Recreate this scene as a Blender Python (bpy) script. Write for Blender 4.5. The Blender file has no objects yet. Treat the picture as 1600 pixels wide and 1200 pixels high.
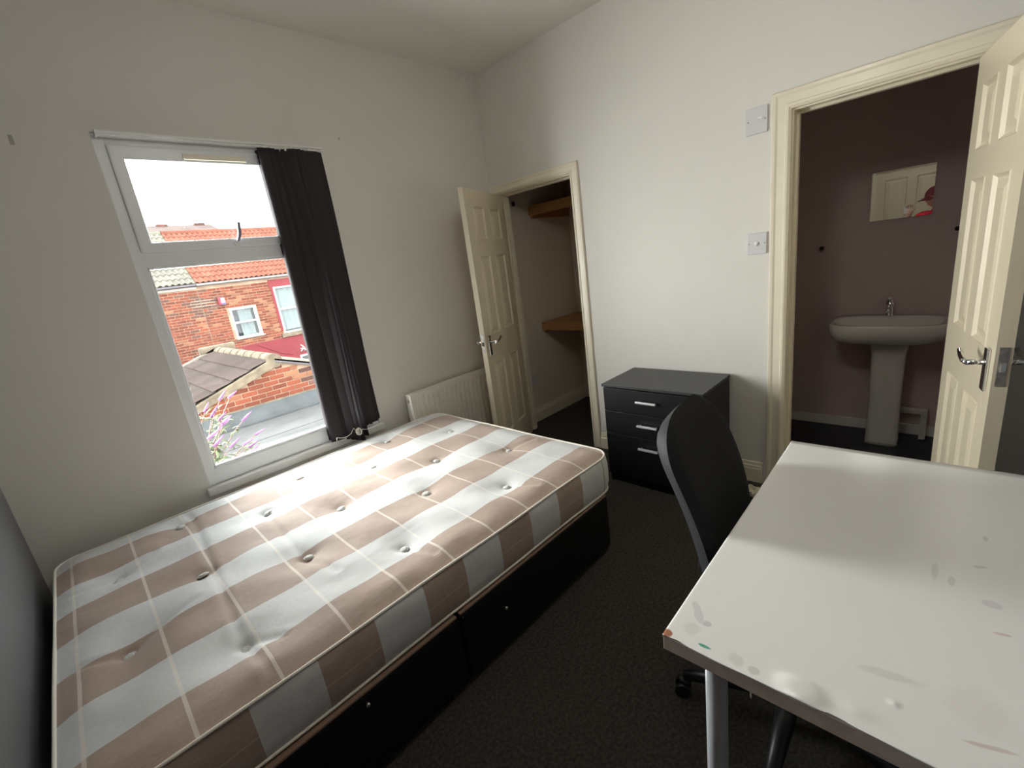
import bpy, bmesh, math, random
from mathutils import Vector, Matrix
random.seed(7)
R = math.radians
SC = bpy.context.scene
COL = SC.collection

# ------------------------------------------------------------------ camera
cam_d = bpy.data.cameras.new('camera')
cam_d.sensor_fit = 'HORIZONTAL'; cam_d.sensor_width = 36.0
cam_d.lens = 700.0 / 1600.0 * 36.0
cam_d.clip_start = 0.02; cam_d.clip_end = 300
cam = bpy.data.objects.new('camera', cam_d); COL.objects.link(cam)
rt = Vector((0.68518617, -0.71626682, -0.13221858))
up = Vector((0.27860587, 0.09001167, 0.95617816))
bk = Vector((-0.67297747, -0.69199692, 0.2612309))
CAMH = 1.4766
m = Matrix.Identity(4)
for i in range(3):
    m[i][0], m[i][1], m[i][2] = rt[i], up[i], bk[i]
m.translation = Vector((0, 0, CAMH))
cam.matrix_world = m
SC.camera = cam

# ------------------------------------------------------------------ sky (bright overcast) and exposure
w = bpy.data.worlds.new('overcast_sky'); SC.world = w; w.use_nodes = True
bg = w.node_tree.nodes['Background']
bg.inputs['Color'].default_value = (0.95, 0.98, 1.0, 1)
bg.inputs['Strength'].default_value = 4.0
vs = SC.view_settings
vs.view_transform = 'Standard'; vs.look = 'None'; vs.gamma = 1.0; vs.use_curve_mapping = False
vs.exposure = 0.78
SC.cycles.max_bounces = 16; SC.cycles.diffuse_bounces = 12; SC.cycles.glossy_bounces = 6
SC.cycles.transmission_bounces = 8; SC.cycles.transparent_max_bounces = 12
SC.cycles.caustics_reflective = False; SC.cycles.caustics_refractive = False
SC.cycles.sample_clamp_indirect = 8.0
SC.cycles.use_denoising = True
# added unseen area light in the yard, boosts the daylight through the window
wl = bpy.data.lights.new('yard_fill_light', 'AREA'); wl.shape = 'RECTANGLE'; wl.size = 4.4; wl.size_y = 3.2
wl.energy = 1000.0; wl.color = (1.0, 0.985, 0.95)
wo = bpy.data.objects.new('yard_fill_light', wl); COL.objects.link(wo)
wo.location = (-0.6, 4.7, 1.55); wo.rotation_euler = (R(-90), 0, R(22))

# ------------------------------------------------------------------ room measures
WY = 2.735      # inner face of the window wall
BX = 2.70       # inner face of the back wall (closet and bathroom doorways)
LX = -0.32      # inner face of the dark wall at the head of the bed
EX = -1.05      # wall behind the photographer
RY = -0.75      # right wall
CZ = 2.845      # ceiling

# ------------------------------------------------------------------ helpers
def new(name, data, parent=None):
    o = bpy.data.objects.new(name, data); COL.objects.link(o)
    if parent is not None: o.parent = parent
    return o

def tag(o, label=None, cat=None, group=None, kind=None):
    if label: o['label'] = label
    if cat: o['category'] = cat
    if group: o['group'] = group
    if kind: o['kind'] = kind
    return o

def empty(name, loc=(0, 0, 0), rz=0.0):
    o = new(name, None); o.location = loc; o.rotation_euler = (0, 0, rz); o.empty_display_size = 0.1
    return o

class MB:
    """collects shapes into one mesh"""
    def __init__(s): s.bm = bmesh.new()
    def box(s, x0, x1, y0, y1, z0, z1, bev=0.0, seg=2):
        r = bmesh.ops.create_cube(s.bm, size=1.0)
        vs_ = r['verts']
        for v in vs_:
            v.co = Vector(((x0 + x1) / 2 + v.co.x * (x1 - x0), (y0 + y1) / 2 + v.co.y * (y1 - y0), (z0 + z1) / 2 + v.co.z * (z1 - z0)))
        if bev > 0:
            es = list({e for v in vs_ for e in v.link_edges})
            bmesh.ops.bevel(s.bm, geom=es, offset=bev, segments=seg, profile=0.6, affect='EDGES')
        return s
    def tube(s, pts, r, seg=10, cap=True):
        pts = [Vector(p) for p in pts]; n = len(pts); rings = []
        rr = r if isinstance(r, (list, tuple)) else [r] * n
        prev = None
        for i, p in enumerate(pts):
            d = (pts[min(i + 1, n - 1)] - pts[max(i - 1, 0)]).normalized()
            if prev is None:
                a = d.cross(Vector((0, 0, 1)));
                if a.length < 1e-3: a = d.cross(Vector((1, 0, 0)))
                a.normalize()
            else:
                a = prev - d * prev.dot(d); a.normalize()
            prev = a; b = d.cross(a)
            rings.append([s.bm.verts.new(p + (a * math.cos(2 * math.pi * k / seg) + b * math.sin(2 * math.pi * k / seg)) * rr[i]) for k in range(seg)])
        for i in range(n - 1):
            for k in range(seg):
                f = s.bm.faces.new((rings[i][k], rings[i][(k + 1) % seg], rings[i + 1][(k + 1) % seg], rings[i + 1][k])); f.smooth = True
        if cap:
            s.bm.faces.new(list(reversed(rings[0]))); s.bm.faces.new(rings[-1])
        return s
    def lathe(s, prof, c=(0, 0, 0), seg=24, axis='z', cap=True):
        rings = []
        for r_, z_ in prof:
            ring = []
            for k in range(seg):
                a = 2 * math.pi * k / seg; x, y = r_ * math.cos(a), r_ * math.sin(a)
                p = {'z': (x, y, z_), 'y': (x, z_, y), 'x': (z_, x, y)}[axis]
                ring.append(s.bm.verts.new(Vector(c) + Vector(p)))
            rings.append(ring)
        for i in range(len(rings) - 1):
            for k in range(seg):
                f = s.bm.faces.new((rings[i][k], rings[i][(k + 1) % seg], rings[i + 1][(k + 1) % seg], rings[i + 1][k])); f.smooth = True
        if cap:
            s.bm.faces.new(list(reversed(rings[0]))); s.bm.faces.new(rings[-1])
        return s
    def prism(s, poly, a0, a1, axis='y'):
        """poly of 2D points extruded along axis; y: (x,z), x: (y,z), z: (x,y)"""
        def mk(p, t):
            return {'y': (p[0], t, p[1]), 'x': (t, p[0], p[1]), 'z': (p[0], p[1], t)}[axis]
        A = [s.bm.verts.new(mk(p, a0)) for p in poly]; B = [s.bm.verts.new(mk(p, a1)) for p in poly]
        n = len(poly)
        s.bm.faces.new(A); s.bm.faces.new(list(reversed(B)))
        for i in range(n):
            s.bm.faces.new((A[i], B[i], B[(i + 1) % n], A[(i + 1) % n]))
        return s
    def grid(s, nx, ny, fn, smooth=True):
        V = [[s.bm.verts.new(fn(i / nx, j / ny)) for j in range(ny + 1)] for i in range(nx + 1)]
        for i in range(nx):
            for j in range(ny):
                f = s.bm.faces.new((V[i][j], V[i + 1][j], V[i + 1][j + 1], V[i][j + 1])); f.smooth = smooth
        return s
    def mesh(s, name, mat=None, fix=True):
        if fix: bmesh.ops.recalc_face_normals(s.bm, faces=s.bm.faces)
        me = bpy.data.meshes.new(name); s.bm.to_mesh(me); s.bm.free()
        if mat: me.materials.append(mat)
        return me
    def build(s, name, mat, parent=None, smooth=False, fix=True):
        if smooth:
            for f in s.bm.faces: f.smooth = True
        return new(name, s.mesh(name, mat, fix), parent)

# ------------------------------------------------------------------ materials
def material(name, col, rough=0.6, metal=0.0, var=0.0, vscale=6.0, bump=0.0, bscale=80.0, spec=0.5, obj_rand=0.0, col2=None, coat=0.0, stretch=None):
    mt = bpy.data.materials.new(name); mt.use_nodes = True
    nt = mt.node_tree; N = nt.nodes; L = nt.links
    b = N['Principled BSDF']
    b.inputs['Base Color'].default_value = (*col, 1); b.inputs['Roughness'].default_value = rough
    b.inputs['Metallic'].default_value = metal; b.inputs['Specular IOR Level'].default_value = spec
    b.inputs['Coat Weight'].default_value = coat
    tc = N.new('ShaderNodeTexCoord'); src = tc.outputs['Object']
    if stretch:
        mp = N.new('ShaderNodeMapping'); mp.inputs['Scale'].default_value = stretch
        L.new(src, mp.inputs['Vector']); src = mp.outputs['Vector']
    cur = None
    if var > 0 or col2:
        nz = N.new('ShaderNodeTexNoise'); nz.inputs['Scale'].default_value = vscale; nz.inputs['Detail'].default_value = 4
        L.new(src, nz.inputs['Vector'])
        mx = N.new('ShaderNodeMix'); mx.data_type = 'RGBA'
        c2 = col2 or tuple(min(1, c * (1 + var)) for c in col); c1 = col if col2 else tuple(c * (1 - var) for c in col)
        mx.inputs['A'].default_value = (*c1, 1); mx.inputs['B'].default_value = (*c2, 1)
        rp = N.new('ShaderNodeMapRange'); rp.inputs['From Min'].default_value = 0.35; rp.inputs['From Max'].default_value = 0.65
        L.new(nz.outputs['Fac'], rp.inputs['Value']); L.new(rp.outputs['Result'], mx.inputs['Factor'])
        cur = mx.outputs['Result']
    if obj_rand > 0:
        oi = N.new('ShaderNodeObjectInfo'); hs = N.new('ShaderNodeHueSaturation')
        mr = N.new('ShaderNodeMapRange'); mr.inputs['To Min'].default_value = 1 - obj_rand; mr.inputs['To Max'].default_value = 1 + obj_rand
        L.new(oi.outputs['Random'], mr.inputs['Value']); L.new(mr.outputs['Result'], hs.inputs['Value'])
        if cur: L.new(cur, hs.inputs['Color'])
        else: hs.inputs['Color'].default_value = (*col, 1)
        cur = hs.outputs['Color']
    if cur: L.new(cur, b.inputs['Base Color'])
    if bump > 0:
        nb = N.new('ShaderNodeTexNoise'); nb.inputs['Scale'].default_value = bscale; nb.inputs['Detail'].default_value = 3
        L.new(src, nb.inputs['Vector'])
        bp = N.new('ShaderNodeBump'); bp.inputs['Strength'].default_value = bump; bp.inputs['Distance'].default_value = 0.01
        L.new(nb.outputs['Fac'], bp.inputs['Height']); L.new(bp.outputs['Normal'], b.inputs['Normal'])
    return mt

M = {}
M['wall'] = material('white_wall_paint', (0.70, 0.68, 0.635), 0.65, var=0.02, vscale=1.5, bump=0.05, bscale=60)
M['closet_wall'] = material('cream_closet_paint', (0.74, 0.66, 0.55), 0.7, var=0.03, vscale=1.5)
M['ceiling'] = material('ceiling_paint', (0.74, 0.72, 0.67), 0.8, bump=0.05, bscale=40)
M['dark_wall'] = material('charcoal_wall_paint', (0.155, 0.158, 0.168), 0.45, var=0.04, vscale=2, bump=0.05, bscale=60)
M['bath_wall'] = material('bathroom_wall_paint', (0.60, 0.48, 0.46), 0.7, var=0.05, vscale=2.5, bump=0.04, bscale=50)
M['carpet'] = material('brown_grey_carpet', (0.085, 0.077, 0.066), 1.0, var=0.3, vscale=90, bump=0.9, bscale=420, spec=0.1)
M['vinyl'] = material('dark_blue_vinyl', (0.022, 0.026, 0.035), 0.5, var=0.2, vscale=12)
M['trim'] = material('cream_gloss_paint', (0.76, 0.70, 0.56), 0.3, var=0.03, vscale=8)
M['door'] = material('cream_door_paint', (0.66, 0.585, 0.44), 0.35, var=0.02, vscale=7, bump=0.06, bscale=90, stretch=(6, 6, 0.6))
M['upvc'] = material('white_upvc', (0.80, 0.82, 0.83), 0.28, var=0.02, vscale=5)
M['sill'] = material('white_sill', (0.80, 0.79, 0.76), 0.35, var=0.03, vscale=9)
M['plastic'] = material('white_plastic', (0.80, 0.79, 0.78), 0.35)
M['grey_plastic'] = material('grey_white_switch_plastic', (0.62, 0.61, 0.62), 0.4)
M['vent'] = material('cream_vent', (0.80, 0.76, 0.62), 0.4)
M['chrome'] = material('chrome', (0.80, 0.80, 0.80), 0.16, metal=1.0)
M['dull_metal'] = material('worn_steel', (0.55, 0.52, 0.48), 0.4, metal=1.0, var=0.2, vscale=60)
M['blind'] = material('black_blind_fabric', (0.030, 0.0255, 0.028), 0.75, bump=0.15, bscale=700, spec=0.3)
M['chain'] = material('pale_plastic_chain', (0.75, 0.72, 0.64), 0.4)
M['radiator'] = material('white_radiator_enamel', (0.80, 0.77, 0.70), 0.3, var=0.02)
M['dark_hole'] = material('dark_recess', (0.02, 0.02, 0.02), 0.8)
M['pine'] = material('pine_shelf_board', (0.42, 0.22, 0.08), 0.5, col2=(0.30, 0.14, 0.05), vscale=7, stretch=(6, 0.7, 12))
M['divan'] = material('black_divan_fabric', (0.0045, 0.0042, 0.0045), 0.65, bump=0.2, bscale=500, spec=0.25)
M['divan_top'] = material('tan_divan_top_cloth', (0.26, 0.17, 0.12), 0.9, bump=0.2, bscale=500)
M['black_foil'] = material('black_wood_foil', (0.0045, 0.0045, 0.005), 0.42, bump=0.06, bscale=60, spec=0.35, stretch=(1, 14, 14))
M['black_top'] = material('black_wood_top', (0.030, 0.030, 0.030), 0.38, var=0.15, vscale=20, stretch=(1, 10, 1))
M['chair_fabric'] = material('black_chair_fabric', (0.014, 0.014, 0.015), 0.85, bump=0.25, bscale=700, spec=0.25)
M['chair_shell'] = material('charcoal_chair_shell', (0.014, 0.0155, 0.018), 0.7, bump=0.12, bscale=500)
M['black_plastic'] = material('black_plastic', (0.012, 0.012, 0.013), 0.42)
M['leg_grey'] = material('silver_grey_leg_paint', (0.40, 0.42, 0.45), 0.3, var=0.04, vscale=20)
M['desk_edge'] = material('worn_desk_edging', (0.84, 0.76, 0.69), 0.5, var=0.06, vscale=30)
M['ceramic'] = material('white_ceramic', (0.74, 0.73, 0.68), 0.12, coat=0.3)
M['white_pipe'] = material('white_pipe_boxing', (0.62, 0.61, 0.58), 0.4)
M['paper'] = material('crumpled_paper', (0.62, 0.58, 0.45), 0.8, bump=0.3, bscale=60)
M['button'] = material('mattress_button_cloth', (0.62, 0.62, 0.60), 0.9, bump=0.4, bscale=300)
M['piping'] = material('cream_piping', (0.78, 0.74, 0.66), 0.85)

def glass_mat(name, tint=(1, 1, 1)):
    mt = bpy.data.materials.new(name); mt.use_nodes = True
    nt = mt.node_tree; N = nt.nodes; L = nt.links; N.remove(N['Principled BSDF'])
    tr = N.new('ShaderNodeBsdfTransparent'); tr.inputs['Color'].default_value = (*tint, 1)
    gl = N.new('ShaderNodeBsdfGlossy'); gl.inputs['Roughness'].default_value = 0.02
    lw = N.new('ShaderNodeLayerWeight'); lw.inputs['Blend'].default_value = 0.5
    pw = N.new('ShaderNodeMath'); pw.operation = 'POWER'; pw.inputs[1].default_value = 5.0; L.new(lw.outputs['Facing'], pw.inputs[0])
    fr = N.new('ShaderNodeMath'); fr.operation = 'MULTIPLY_ADD'; fr.inputs[1].default_value = 0.9; fr.inputs[2].default_value = 0.03; L.new(pw.outputs[0], fr.inputs[0])
    mx = N.new('ShaderNodeMixShader')
    L.new(fr.outputs[0], mx.inputs['Fac']); L.new(tr.outputs['BSDF'], mx.inputs[1]); L.new(gl.outputs['BSDF'], mx.inputs[2])
    L.new(mx.outputs['Shader'], N['Material Output'].inputs['Surface'])
    return mt
M['glass'] = glass_mat('window_glass', (0.97, 0.985, 0.98))
mt = material('mirror_silver', (0.92, 0.93, 0.91), 0.01, metal=1.0); M['mirror'] = mt

# ================================================================== STRUCTURE
def struct(name, mb, mat, label=None, parent=None, smooth=False):
    o = mb.build(name, mat, parent, smooth)
    if parent is None: tag(o, label, name.split('_')[0], kind='structure')
    return o

struct('floor', MB().box(-1.15, 3.8, -0.85, 2.95, -0.12, 0.0), M['carpet'], 'dark brown grey carpeted bedroom floor')
struct('ceiling', MB().box(-1.15, 4.0, -0.85, 3.0, CZ, CZ + 0.12), M['ceiling'], 'plain off white painted ceiling above the bed')
# window wall with its opening
WX0, WX1, WZ0, WZ1 = 0.35, 1.362, 0.498, 2.252
b = MB()
b.box(-0.32, WX0, WY, WY + 0.10, 0, CZ); b.box(WX1, BX + 0.1, WY, WY + 0.10, 0, CZ)
b.box(WX0, WX1, WY, WY + 0.10, 0, WZ0); b.box(WX0, WX1, WY, WY + 0.10, WZ1, CZ)
struct('wall_window', b, M['wall'], 'white painted wall around the window')
# back wall with closet and bathroom openings (rough openings filled by linings)
CY0, CY1 = 1.945, 2.625     # closet clear opening
BY0, BY1 = -0.03, 0.625     # bathroom clear opening
OH = 1.985
b = MB()
b.box(BX, BX + 0.1, RY, BY0 - 0.03, 0, CZ); b.box(BX, BX + 0.1, BY1 + 0.03, CY0 - 0.03, 0, CZ)
b.box(BX, BX + 0.1, CY1 + 0.03, WY, 0, CZ)
b.box(BX, BX + 0.1, BY0 - 0.03, BY1 + 0.03, OH + 0.03, CZ); b.box(BX, BX + 0.1, CY0 - 0.03, CY1 + 0.03, OH + 0.03, CZ)
struct('wall_back', b, M['wall'], 'white painted wall with the closet and bathroom doorways')
struct('wall_left', MB().box(EX, LX, 1.06, WY + 0.10, 0, CZ), M['dark_wall'], 'charcoal grey painted wall at the head of the bed')
# wall behind the photographer, with a doorway that a closed door fills
EY0, EY1 = 0.17, 0.97
b = MB()
b.box(EX - 0.1, EX, RY - 0.1, EY0 - 0.03, 0, CZ); b.box(EX - 0.1, EX, EY1 + 0.03, 1.2, 0, CZ); b.box(EX - 0.1, EX, EY0 - 0.03, EY1 + 0.03, OH + 0.03, CZ)
struct('wall_entry', b, M['wall'], 'white wall behind the photographer around the entry door')
struct('wall_right', MB().box(EX, BX, RY - 0.1, RY, 0, CZ), M['dark_wall'], 'charcoal grey wall behind the open bathroom door')
# closet shell
struct('wall_closet_left', MB().box(BX + 0.1, 3.8, WY, WY + 0.10, 0, CZ), M['closet_wall'], 'cream side wall inside the closet holding the shelves')
struct('wall_closet_back', MB().box(3.72, 3.8, 1.55, WY, 0, CZ), M['closet_wall'], 'back wall inside the closet')
struct('wall_closet_side', MB().box(BX + 0.1, 3.8, 1.47, 1.55, 0, CZ), M['wall'], 'partition wall between closet and bathroom')
# bathroom shell
BBX = 3.80
struct('wall_bathroom_back', MB().box(BBX, BBX + 0.1, RY - 0.1, 1.47, 0, CZ), M['bath_wall'], 'dim taupe wall behind the wash basin')
struct('wall_bathroom_left', MB().box(BX + 0.1, BBX, 1.39, 1.47, 0, CZ), M['bath_wall'], 'taupe side wall inside the bathroom')
struct('wall_bathroom_right', MB().box(BX + 0.1, BBX, RY - 0.1, RY, 0, CZ), M['bath_wall'], 'taupe far side wall inside the bathroom')
struct('floor_bathroom', MB().box(BX + 0.1, BBX, RY, 1.39, 0.0, 0.006), M['vinyl'], 'dark blue vinyl floor of the bathroom')

# ---- skirting boards: profile (out, z)
SK = [(0, 0), (0.02, 0), (0.02, 0.085), (0.016, 0.092), (0.016, 0.103), (0.011, 0.108), (0.009, 0.125), (0, 0.128)]
def skirt_y(x, sgn, y0, y1, b):   # runs along y, projects sgn*x
    b.prism([(x + sgn * p[0], p[1]) for p in SK], y0, y1, 'y')
def skirt_x(y, sgn, x0, x1, b):
    b.prism([(y + sgn * p[0], p[1]) for p in SK], x0, x1, 'x')
b = MB(); skirt_y(BX, -1, 0.735, 1.865, b)
struct('baseboard_back', b, M['trim'], 'cream moulded baseboard behind the black chest of drawers')
b = MB(); skirt_x(WY, -1, LX, BX, b)
struct('baseboard_window', b, M['trim'], 'cream moulded baseboard under the window behind the bed')
b = MB(); skirt_x(WY, -1, BX + 0.1, 3.72, b)
struct('baseboard_closet', b, M['trim'], 'cream moulded baseboard inside the closet')
b = MB(); b.box(BBX - 0.015, BBX, RY, 1.39, 0.006, 0.075, 0.004)
struct('baseboard_bathroom', b, M['sill'], 'narrow pale baseboard of the bathroom back wall')

# ---- door linings and architraves
AP = [(0, 0), (0.0, 0.014), (0.010, 0.021), (0.018, 0.021), (0.022, 0.016), (0.05, 0.014), (0.058, 0.018), (0.068, 0.018), (0.072, 0.012), (0.072, 0)]  # (across, out)
def architrave(name, label, y0, y1, h, x, sgn, w=0.072, left=True, right=True):
    root = empty(name); tag(root, label, 'trim', kind='structure')
    k = w / 0.072
    def mitred(pts0, pts1, nm):
        b_ = MB(); A = [b_.bm.verts.new(p) for p in pts0]; B = [b_.bm.verts.new(p) for p in pts1]; n_ = len(A)
        b_.bm.faces.new(A); b_.bm.faces.new(list(reversed(B)))
        for i in range(n_): b_.bm.faces.new((A[i], B[i], B[(i + 1) % n_], A[(i + 1) % n_]))
        b_.build(nm, M['trim'], root)
    X = lambda o: x + sgn * o
    mitred([(X(o), y1 + 0.008 + a * k, 0) for a, o in AP], [(X(o), y1 + 0.008 + a * k, h + 0.008 + a * k) for a, o in AP], 'architrave_leg')
    mitred([(X(o), y0 - 0.008 - a * k, 0) for a, o in AP], [(X(o), y0 - 0.008 - a * k, h + 0.008 + a * k) for a, o in AP], 'architrave_leg')
    mitred([(X(o), y0 - 0.008 - a * k, h + 0.008 + a * k) for a, o in AP], [(X(o), y1 + 0.008 + a * k, h + 0.008 + a * k) for a, o in AP], 'architrave_head')
    # lining of the reveal with a door stop
    l = MB()
    l.box(x, x - sgn * 0.1, y1, y1 + 0.03, 0, h + 0.03); l.box(x, x - sgn * 0.1, y0 - 0.03, y0, 0, h + 0.03)
    l.box(x, x - sgn * 0.1, y0, y1, h, h + 0.03)
    l.build('lining', M['trim'], root)
    st = MB()
    a, c = sorted((x - sgn * 0.045, x - sgn * 0.075))
    st.box(a, c, y1 - 0.012, y1, 0, h); st.box(a, c, y0, y0 + 0.012, 0, h); st.box(a, c, y0 + 0.012, y1 - 0.012, h - 0.012, h)
    st.build('door_stop', M['trim'], root)
    return root
architrave('trim_1', 'cream moulded frame around the closet doorway', CY0, CY1, OH, BX, -1, 0.066)
architrave('trim_2', 'cream moulded frame around the bathroom doorway', BY0, BY1, OH, BX, -1, 0.085)
architrave('trim_3', 'cream moulded frame around the closed entry door', EY0, EY1, OH, EX, 1, 0.07)

# ---- panelled doors. local frame: hinge at origin, leaf along +x, thickness along y, z up
def panel_door(name, label, w, h, t, rows, loc, rz, handle_z, stile=0.105, mull=0.095, lever=True):
    root = empty(name, loc, rz); tag(root, label, 'door', kind='structure')
    pw = (w - 2 * stile - mull) / 2
    cols = [(stile, stile + pw), (stile + pw + mull, w - stile)]
    xs = [0, cols[0][0], cols[0][1], cols[1][0], cols[1][1], w]
    zs = [0] + [z for r_ in rows for z in r_] + [h]
    bm = bmesh.new()
    sides = []
    for y in (0.0, t):
        V = [[bm.verts.new((x, y, z)) for z in zs] for x in xs]
        pf = []
        for i in range(len(xs) - 1):
            for j in range(len(zs) - 1):
                q = (V[i][j], V[i + 1][j], V[i + 1][j + 1], V[i][j + 1])
                f = bm.faces.new(q if y == 0 else tuple(reversed(q)))
                if i in (1, 3) and j % 2 == 1: pf.append(f)
        sides.append((V, pf))
    A, B = sides[0][0], sides[1][0]
    nx, nz = len(xs), len(zs)
    for i in range(nx - 1):
        bm.faces.new((A[i][0], B[i][0], B[i + 1][0], A[i + 1][0])); bm.faces.new((A[i][-1], A[i + 1][-1], B[i + 1][-1], B[i][-1]))
    for j in range(nz - 1):
        bm.faces.new((A[0][j], A[0][j + 1], B[0][j + 1], B[0][j])); bm.faces.new((A[-1][j], B[-1][j], B[-1][j + 1], A[-1][j + 1]))
    bmesh.ops.recalc_face_normals(bm, faces=bm.faces)
    fs = [f for s_ in sides for f in s_[1]]
    bmesh.ops.inset_individual(bm, faces=fs, thickness=0.006, depth=0.003)
    bmesh.ops.inset_individual(bm, faces=fs, thickness=0.016, depth=-0.011)
    me = bpy.data.meshes.new('leaf'); bm.to_mesh(me); bm.free(); me.materials.append(M['door'])
    new('leaf', me, root)
    d = 0.008
    for (x0, x1) in cols:
        for (z0, z1) in rows:
            for side in (0, 1):
                g0, g1 = 0.024, 0.052
                yb = d if side == 0 else t - d; yt = 0.0005 if side == 0 else t - 0.0005
                mb = MB()
                lo = [mb.bm.verts.new(c) for c in ((x0 + g0, yb, z0 + g0), (x1 - g0, yb, z0 + g0), (x1 - g0, yb, z1 - g0), (x0 + g0, yb, z1 - g0))]
                hi = [mb.bm.verts.new(c) for c in ((x0 + g1, yt, z0 + g1), (x1 - g1, yt, z0 + g1), (x1 - g1, yt, z1 - g1), (x0 + g1, yt, z1 - g1))]
                mb.bm.faces.new(hi); mb.bm.faces.new(list(reversed(lo)))
                for k in range(4): mb.bm.faces.new((lo[k], lo[(k + 1) % 4], hi[(k + 1) % 4], hi[k]))
                mb.build('panel', M['door'], root)
    if lever:
        hx = w - 0.058
        for side in (-1, 1):
            y0 = 0 if side < 0 else t
            hd = MB().box(hx - 0.02, hx + 0.02, min(y0, y0 + side * 0.009), max(y0, y0 + side * 0.009), handle_z - 0.085, handle_z + 0.06, 0.004).build('handle', M['chrome'], root)
            lv = MB()
            lv.tube([(hx, y0 + side * 0.008, handle_z + 0.012), (hx, y0 + side * 0.05, handle_z + 0.012)], 0.009, 12)
            lv.tube([(hx + 0.006, y0 + side * 0.05, handle_z + 0.012), (hx - 0.03, y0 + side * 0.054, handle_z + 0.012), (hx - 0.075, y0 + side * 0.052, handle_z + 0.018), (hx - 0.108, y0 + side * 0.05, handle_z + 0.030)], [0.0095, 0.009, 0.0085, 0.008], 12)
            lv.build('lever', M['chrome'], hd)
        lp = MB().box(w - 0.001, w + 0.002, t / 2 - 0.012, t / 2 + 0.012, handle_z - 0.055, handle_z + 0.075, 0.001).build('latch_plate', M['dull_metal'], root)
        MB().prism([(w, t / 2 - 0.008), (w + 0.011, t / 2 - 0.006), (w + 0.004, t / 2 + 0.008), (w, t / 2 + 0.008)], handle_z - 0.005, handle_z + 0.024, 'z').build('latch_bolt', M['chrome'], lp)
    for hz in (0.22, h - 0.2):
        MB().tube([(-0.004, t / 2, hz - 0.04), (-0.004, t / 2, hz + 0.04)], 0.006, 8).build('hinge', M['dull_metal'], root)
    return root
ROWS6 = [(0.20, 0.78), (0.98, 1.54), (1.64, 1.865)]
panel_door('door_1', 'cream six panel closet door standing ajar by the radiator', 0.665, 1.972, 0.036, ROWS6, (BX - 0.024, CY1 - 0.004, 0.006), R(202.0), 0.93)
panel_door('door_2', 'cream six panel bathroom door open beside the desk', 0.652, 1.972, 0.040, ROWS6, (BX - 0.01, BY0 + 0.045, 0.006), R(190.8), 0.93)
panel_door('door_3', 'closed cream panel entry door seen in the mirror', 0.79, 1.972, 0.040, [(0.2, 0.78), (0.98, 1.87)], (EX - 0.05, EY0 + 0.005, 0.006), R(90), 0.98)

# ---- window: white uPVC, opening top light above a fixed pane
FY0, FY1 = WY + 0.012, WY + 0.085
wr = empty('window_1', (0, 0, 0)); tag(wr, 'white plastic framed window with opening top light above the bed', 'window', kind='structure')
def frame_rect(name, x0, x1, z0, z1, wl, wr_, wb, wt, y0, y1, mat, parent, bev=0.006):
    b = MB()
    b.box(x0, x0 + wl, y0, y1, z0, z1, bev); b.box(x1 - wr_, x1, y0, y1, z0, z1, bev)
    b.box(x0 + wl * 0.5, x1 - wr_ * 0.5, y0 + 0.0005, y1 - 0.0005, z0, z0 + wb, bev); b.box(x0 + wl * 0.5, x1 - wr_ * 0.5, y0 + 0.0005, y1 - 0.0005, z1 - wt, z1, bev)
    return b.build(name, mat, parent)
frame_rect('frame', WX0, WX1, 0.545, WZ1, 0.046, 0.046, 0.088, 0.046, FY0, FY1, M['upvc'], wr)
MB().box(WX0 + 0.04, WX1 - 0.04, FY0 + 0.001, FY1 - 0.001, 1.676, 1.745, 0.006).build('transom', M['upvc'], wr)
sash = frame_rect('sash', 0.392, 1.320, 1.741, 2.208, 0.052, 0.052, 0.046, 0.060, FY0 - 0.012, FY0 + 0.045, M['upvc'], wr, 0.008)
MB().box(0.44, 1.272, FY0 + 0.012, FY0 + 0.034, 1.783, 2.152).build('pane', M['glass'], sash)
MB().box(0.392, 1.320, FY0 + 0.02, FY0 + 0.044, 0.628, 1.68).build('pane', M['glass'], wr)
bd = MB()
for x0, x1, z0, z1 in ((0.396, 0.406, 0.633, 1.676), (1.306, 1.316, 0.633, 1.676), (0.396, 1.316, 0.633, 0.645), (0.396, 1.316, 1.666, 1.676)):
    bd.box(x0, x1, FY0 + 0.006, FY0 + 0.02, z0, z1, 0.003)
bd.build('glazing_bead', M['upvc'], wr)
vt = MB().box(0.672, 0.95, FY0 - 0.026, FY0 - 0.012, 2.158, 2.182, 0.003).build('trickle_vent', M['vent'], sash)
MB().box(0.69, 0.932, FY0 - 0.029, FY0 - 0.026, 2.166, 2.174).build('vent_flap', M['vent'], vt)
hd = MB().box(0.790, 0.812, FY0 - 0.024, FY0 - 0.012, 1.748, 1.776, 0.003).build('handle', M['plastic'], sash)
MB().prism([(0.797, 1.768), (0.810, 1.768), (0.826, 1.80), (0.834, 1.858), (0.828, 1.862), (0.820, 1.858), (0.812, 1.805)], FY0 - 0.044, FY0 - 0.026, 'y').build('lever', material('grey_window_lever', (0.25, 0.24, 0.30), 0.4), hd)
MB().box(WX0 - 0.02, WX1 + 0.02, WY - 0.028, WY + 0.03, 0.500, 0.545, 0.008, 3).build('sill', M['sill'], wr)
MB().box(WX0, WX1, FY1 - 0.01, WY + 0.15, 0.50, 0.56, 0.004).build('outer_sill', M['upvc'], wr)

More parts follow.
